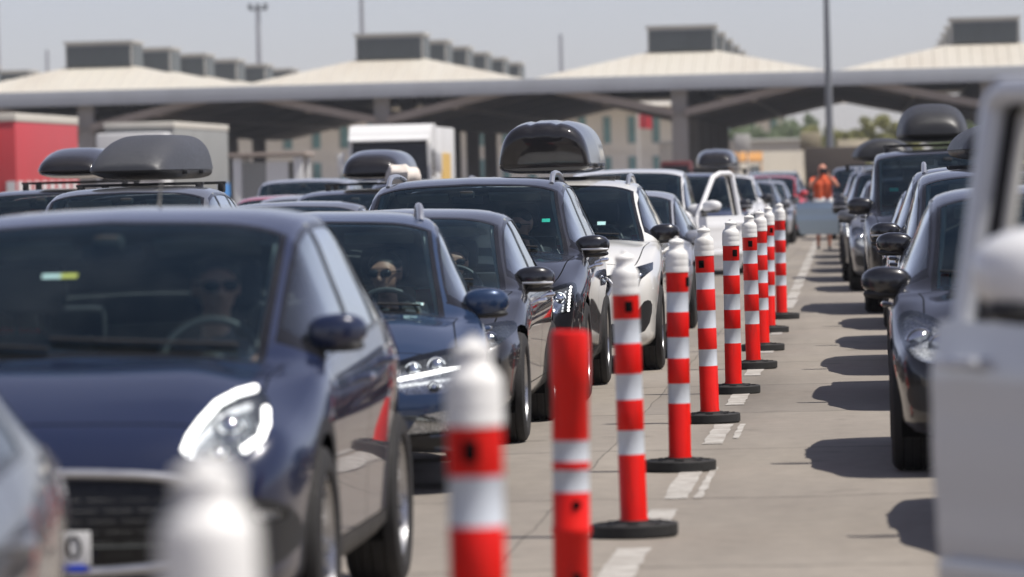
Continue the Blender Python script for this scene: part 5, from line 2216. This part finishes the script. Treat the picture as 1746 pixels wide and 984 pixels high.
def lorry_wheels(root, ys, hw=1.2):
    for y_ in ys:
        for sd in (-1, 1):
            q = MB()
            rot = Matrix.Translation((sd * (hw - .15), y_, .5)) @ Matrix.Rotation(R(90) * sd, 4, 'Y')
            q.lathe([(.27, -.14), (.46, -.15), (.5, -.11), (.5, .11), (.46, .15), (.27, .14), (.24, .05), (.001, .05)], 28, mat=rot)
            q.build('wheel', M['rubber'], root)


# red trailer, stern to the camera
p0 = at(-42, 200, 164)
rt_ = empty('red_trailer', (p0.x, 164, 0))
tag(rt_, 'red lorry trailer with white striped skirt at the left edge', 'trailer')
q = MB()
q.box((0, 6.5, 2.45), (2.5, 13, 2.7), 0, .03)
q.build('body', M['redbox'], rt_)
q = MB()
q.box((0, 6.5, 3.93), (2.56, 13.06, .26), 0, .03)
q.build('top_rail', M['cream'], rt_)
for k in range(-3, 4, 2):
    q = MB()
    q.box((k * .36, -.06, 1.52), (.28, .06, .8), 0)
    q.build('stripe_panel', M['whitebox'], rt_)
for k in range(8):
    q = MB()
    q.box((1.27, .6 + 1.6 * k, 1.52), (.05, .8, .8), 0)
    q.build('stripe_panel', M['whitebox'], rt_)
q = MB()
q.box((0, 6.5, .85), (2.2, 12.6, .35), 0)
q.build('chassis', M['plastic'], rt_)
lorry_wheels(rt_, (8.5, 9.8, 11.1))

# white and grey trailer truck facing us
p0 = at(222, 260, 186)
tr_ = empty('covered_lorry', (p0.x, 186, 0))
tag(tr_, 'white fronted lorry with long grey tarpaulin side behind the roof boxes', 'lorry')
q = MB()
q.box((0, 1.05, 2.2), (2.45, 2.1, 2.75), 0, .12)
q.build('cab', M['whitebox'], tr_)
q = MB()
q.box((0, -.02, 2.35), (2.15, .06, .95), 0, .02)
q.build('windshield', M['trim'], tr_)
q = MB()
q.box((0, 10.4, 2.45), (2.5, 16, 2.65), 0, .04)
q.build('tarpaulin', M['greytarp'], tr_)
q = MB()
q.box((0, 10.4, 3.86), (2.56, 16.1, .22), 0, .03)
q.build('top_rail', M['cream'], tr_)
q = MB()
q.box((1.27, 16.6, 1.45), (.05, 3.2, .5), 0)
q.build('side_panel', M['bluep'], tr_)
q = MB()
q.box((0, 9.5, .85), (2.1, 17, .35), 0)
q.build('chassis', M['plastic'], tr_)
lorry_wheels(tr_, (1.3, 13.5, 14.8, 16.1))

# white cab-over lorry
p0 = at(664, 260, 158)
wl = empty('white_lorry', (p0.x, 158, 0))
tag(wl, 'white cab over lorry with dark windscreen facing the camera', 'lorry')
q = MB()
prof = [(0, .75), (-.02, 1.6), (.10, 2.75), (.38, 3.10), (.7, 3.30), (2.0, 3.34), (2.0, .75)]
vs = [(-1.24, a, b) for a, b in prof] + [(1.24, a, b) for a, b in prof]
n = len(prof)
q.add(vs, [list(range(n)), [i + n for i in range(n)][::-1]] + [(i, i + n, (i + 1) % n + n, (i + 1) % n) for i in range(n)])
q.build('cab', M['whitebox'], wl)
q = MB()
q.add([(-1.16, -.035, 1.62), (1.16, -.035, 1.62), (1.12, .10, 2.86), (-1.12, .10, 2.86), (-1.16, .03, 1.62), (1.16, .03, 1.62), (1.12, .17, 2.86), (-1.12, .17, 2.86)],
      [(0, 1, 2, 3), (7, 6, 5, 4), (0, 4, 5, 1), (1, 5, 6, 2), (2, 6, 7, 3), (3, 7, 4, 0)])
q.build('windshield', M['trim'], wl)
q = MB()
q.add([(-1.2, -.18, 2.86), (1.2, -.18, 2.86), (1.2, .20, 3.0), (-1.2, .20, 3.0), (-1.2, -.18, 2.82), (1.2, -.18, 2.82), (1.2, .20, 2.94), (-1.2, .20, 2.94)],
      [(0, 1, 2, 3), (7, 6, 5, 4), (0, 4, 5, 1), (1, 5, 6, 2), (2, 6, 7, 3), (3, 7, 4, 0)])
q.build('sun_visor', M['whitebox'], wl)
for sd in (-1, 1):
    q = MB()
    q.box((sd * 1.47, -.02, 2.15), (.22, .16, .62), 0, .05)
    q.tube([(sd * 1.2, .1, 2.5), (sd * 1.47, 0, 2.48)], .025, 6)
    q.tube([(sd * 1.2, .1, 1.85), (sd * 1.47, 0, 1.87)], .025, 6)
    q.build('mirror', M['whitebox'], wl)
    q = MB()
    q.box((sd * 1.245, .85, 2.15), (.03, .95, .85), 0, .01)
    q.build('side_window', M['trim'], wl)
    q = MB()
    q.box((sd * .9, -.05, 1.0), (.42, .08, .2), 0, .03)
    q.build('headlight', M['reflw'], wl)
q = MB()
for k in range(4):
    q.box((0, -.05, 1.12 + .11 * k), (1.3, .05, .05), 0)
q.box((0, -.03, 1.28), (1.4, .04, .5), 0)
q.build('grille', M['plastic'], wl)
q = MB()
q.box((0, -.08, .66), (2.4, .28, .32), 0, .06)
q.build('bumper', M['whitebox'], wl)
q = MB()
q.box((0, 5.6, 2.1), (2.5, 6.8, 2.3), 0, .03)
q.build('cargo_box', M['whitebox'], wl)
q = MB()
q.box((1.27, 5.2, 1.9), (.05, 3.2, 1.1), 0)
q.build('side_panel', M['yellow'], wl)
lorry_wheels(wl, (1.1, 6.5))

# booth
p0 = at(457, 300, 148)
bo = empty('customs_booth', (p0.x, 148, 0))
tag(bo, 'small white customs booth with grey panels left of the white lorry', 'booth')
for x in (-.86, .86):
    for y_ in (0, 2.0):
        q = MB()
        q.box((x, y_, 1.2), (.24, .24, 2.4), 0, .02)
        q.build('post', M['whitebox'], bo)
    q = MB()
    q.box((x, 1, .6), (.08, 1.8, 1.1), 0)
    q.build('panel', M['greytarp'], bo)
q = MB()
q.box((.27, 0, 1.15), (.62, .1, 2.2), 0)
q.build('door', M['whitebox'], bo)
q = MB()
q.box((-.36, 0, 1.15), (.68, .08, 2.2), 0)
q.build('panel', M['greytarp'], bo)
q = MB()
q.box((.0, 2.0, 1.15), (1.5, .08, 2.2), 0)
q.build('panel', M['greytarp'], bo)
q = MB()
q.box((0, 1, 2.46), (2.2, 2.5, .12), 0, .02)
q.build('roof', M['beam'], bo)

# dark brown lorry seen over the white people carrier and dark van behind the man
p0 = at(1152, 285, 175)
dl = empty('dark_red_lorry', (p0.x, 175, 0))
tag(dl, 'dark red lorry cab top showing over the white people carrier', 'lorry')
q = MB()
q.box((0, 1, 1.3), (1.0, 2, 1.5), 0, .08)
q.box((0, 3, 1.1), (1.1, 3.2, .9), 0, .05)
q.build('cab', simple('dark red', (0.12, 0.02, 0.02), 0.5), dl)
q = MB()
q.box((0, -.02, 1.65), (.85, .05, .5), 0, .01)
q.build('windshield', M['trim'], dl)
lorry_wheels(dl, (1.0, 3.9), .6)
p0 = at(1425, 300, 150)
db = empty('brown_lorry', (p0.x, 150, 0))
tag(db, 'dark brown covered lorry behind the man in orange', 'lorry')
q = MB()
q.box((0, 3, 1.62), (1.7, 6, 1.3), 0, .04)
q.build('tarpaulin', dirty('brown tarpaulin', (0.09, 0.075, 0.065), (0.05, 0.04, 0.035), 0.5, 0.8, 0.7), db)
q = MB()
q.box((0, .3, .75), (1.7, .5, .5), 0, .04)
q.box((0, 3, .8), (1.4, 6, .3), 0, .02)
q.build('chassis', M['plastic'], db)
lorry_wheels(db, (1.0, 4.8), .85)

# ------------------------------------------------------------------ summer haze
hb = MB()
hb.box((-30, 330, 34.5), (260, 780, 71))
hz, hnt, hbs = nm('summer haze air')
hnt.nodes.remove(hbs)
pv = hnt.nodes.new('ShaderNodeVolumePrincipled')
pv.inputs['Color'].default_value = (0.93, 0.95, 1.0, 1)
pv.inputs['Density'].default_value = 0.0002
pv.inputs['Anisotropy'].default_value = 0.2
hnt.links.new(pv.outputs[0], hnt.nodes['Material Output'].inputs['Volume'])
hz_o = hb.build('haze', hz)
tag(hz_o, kind='stuff')
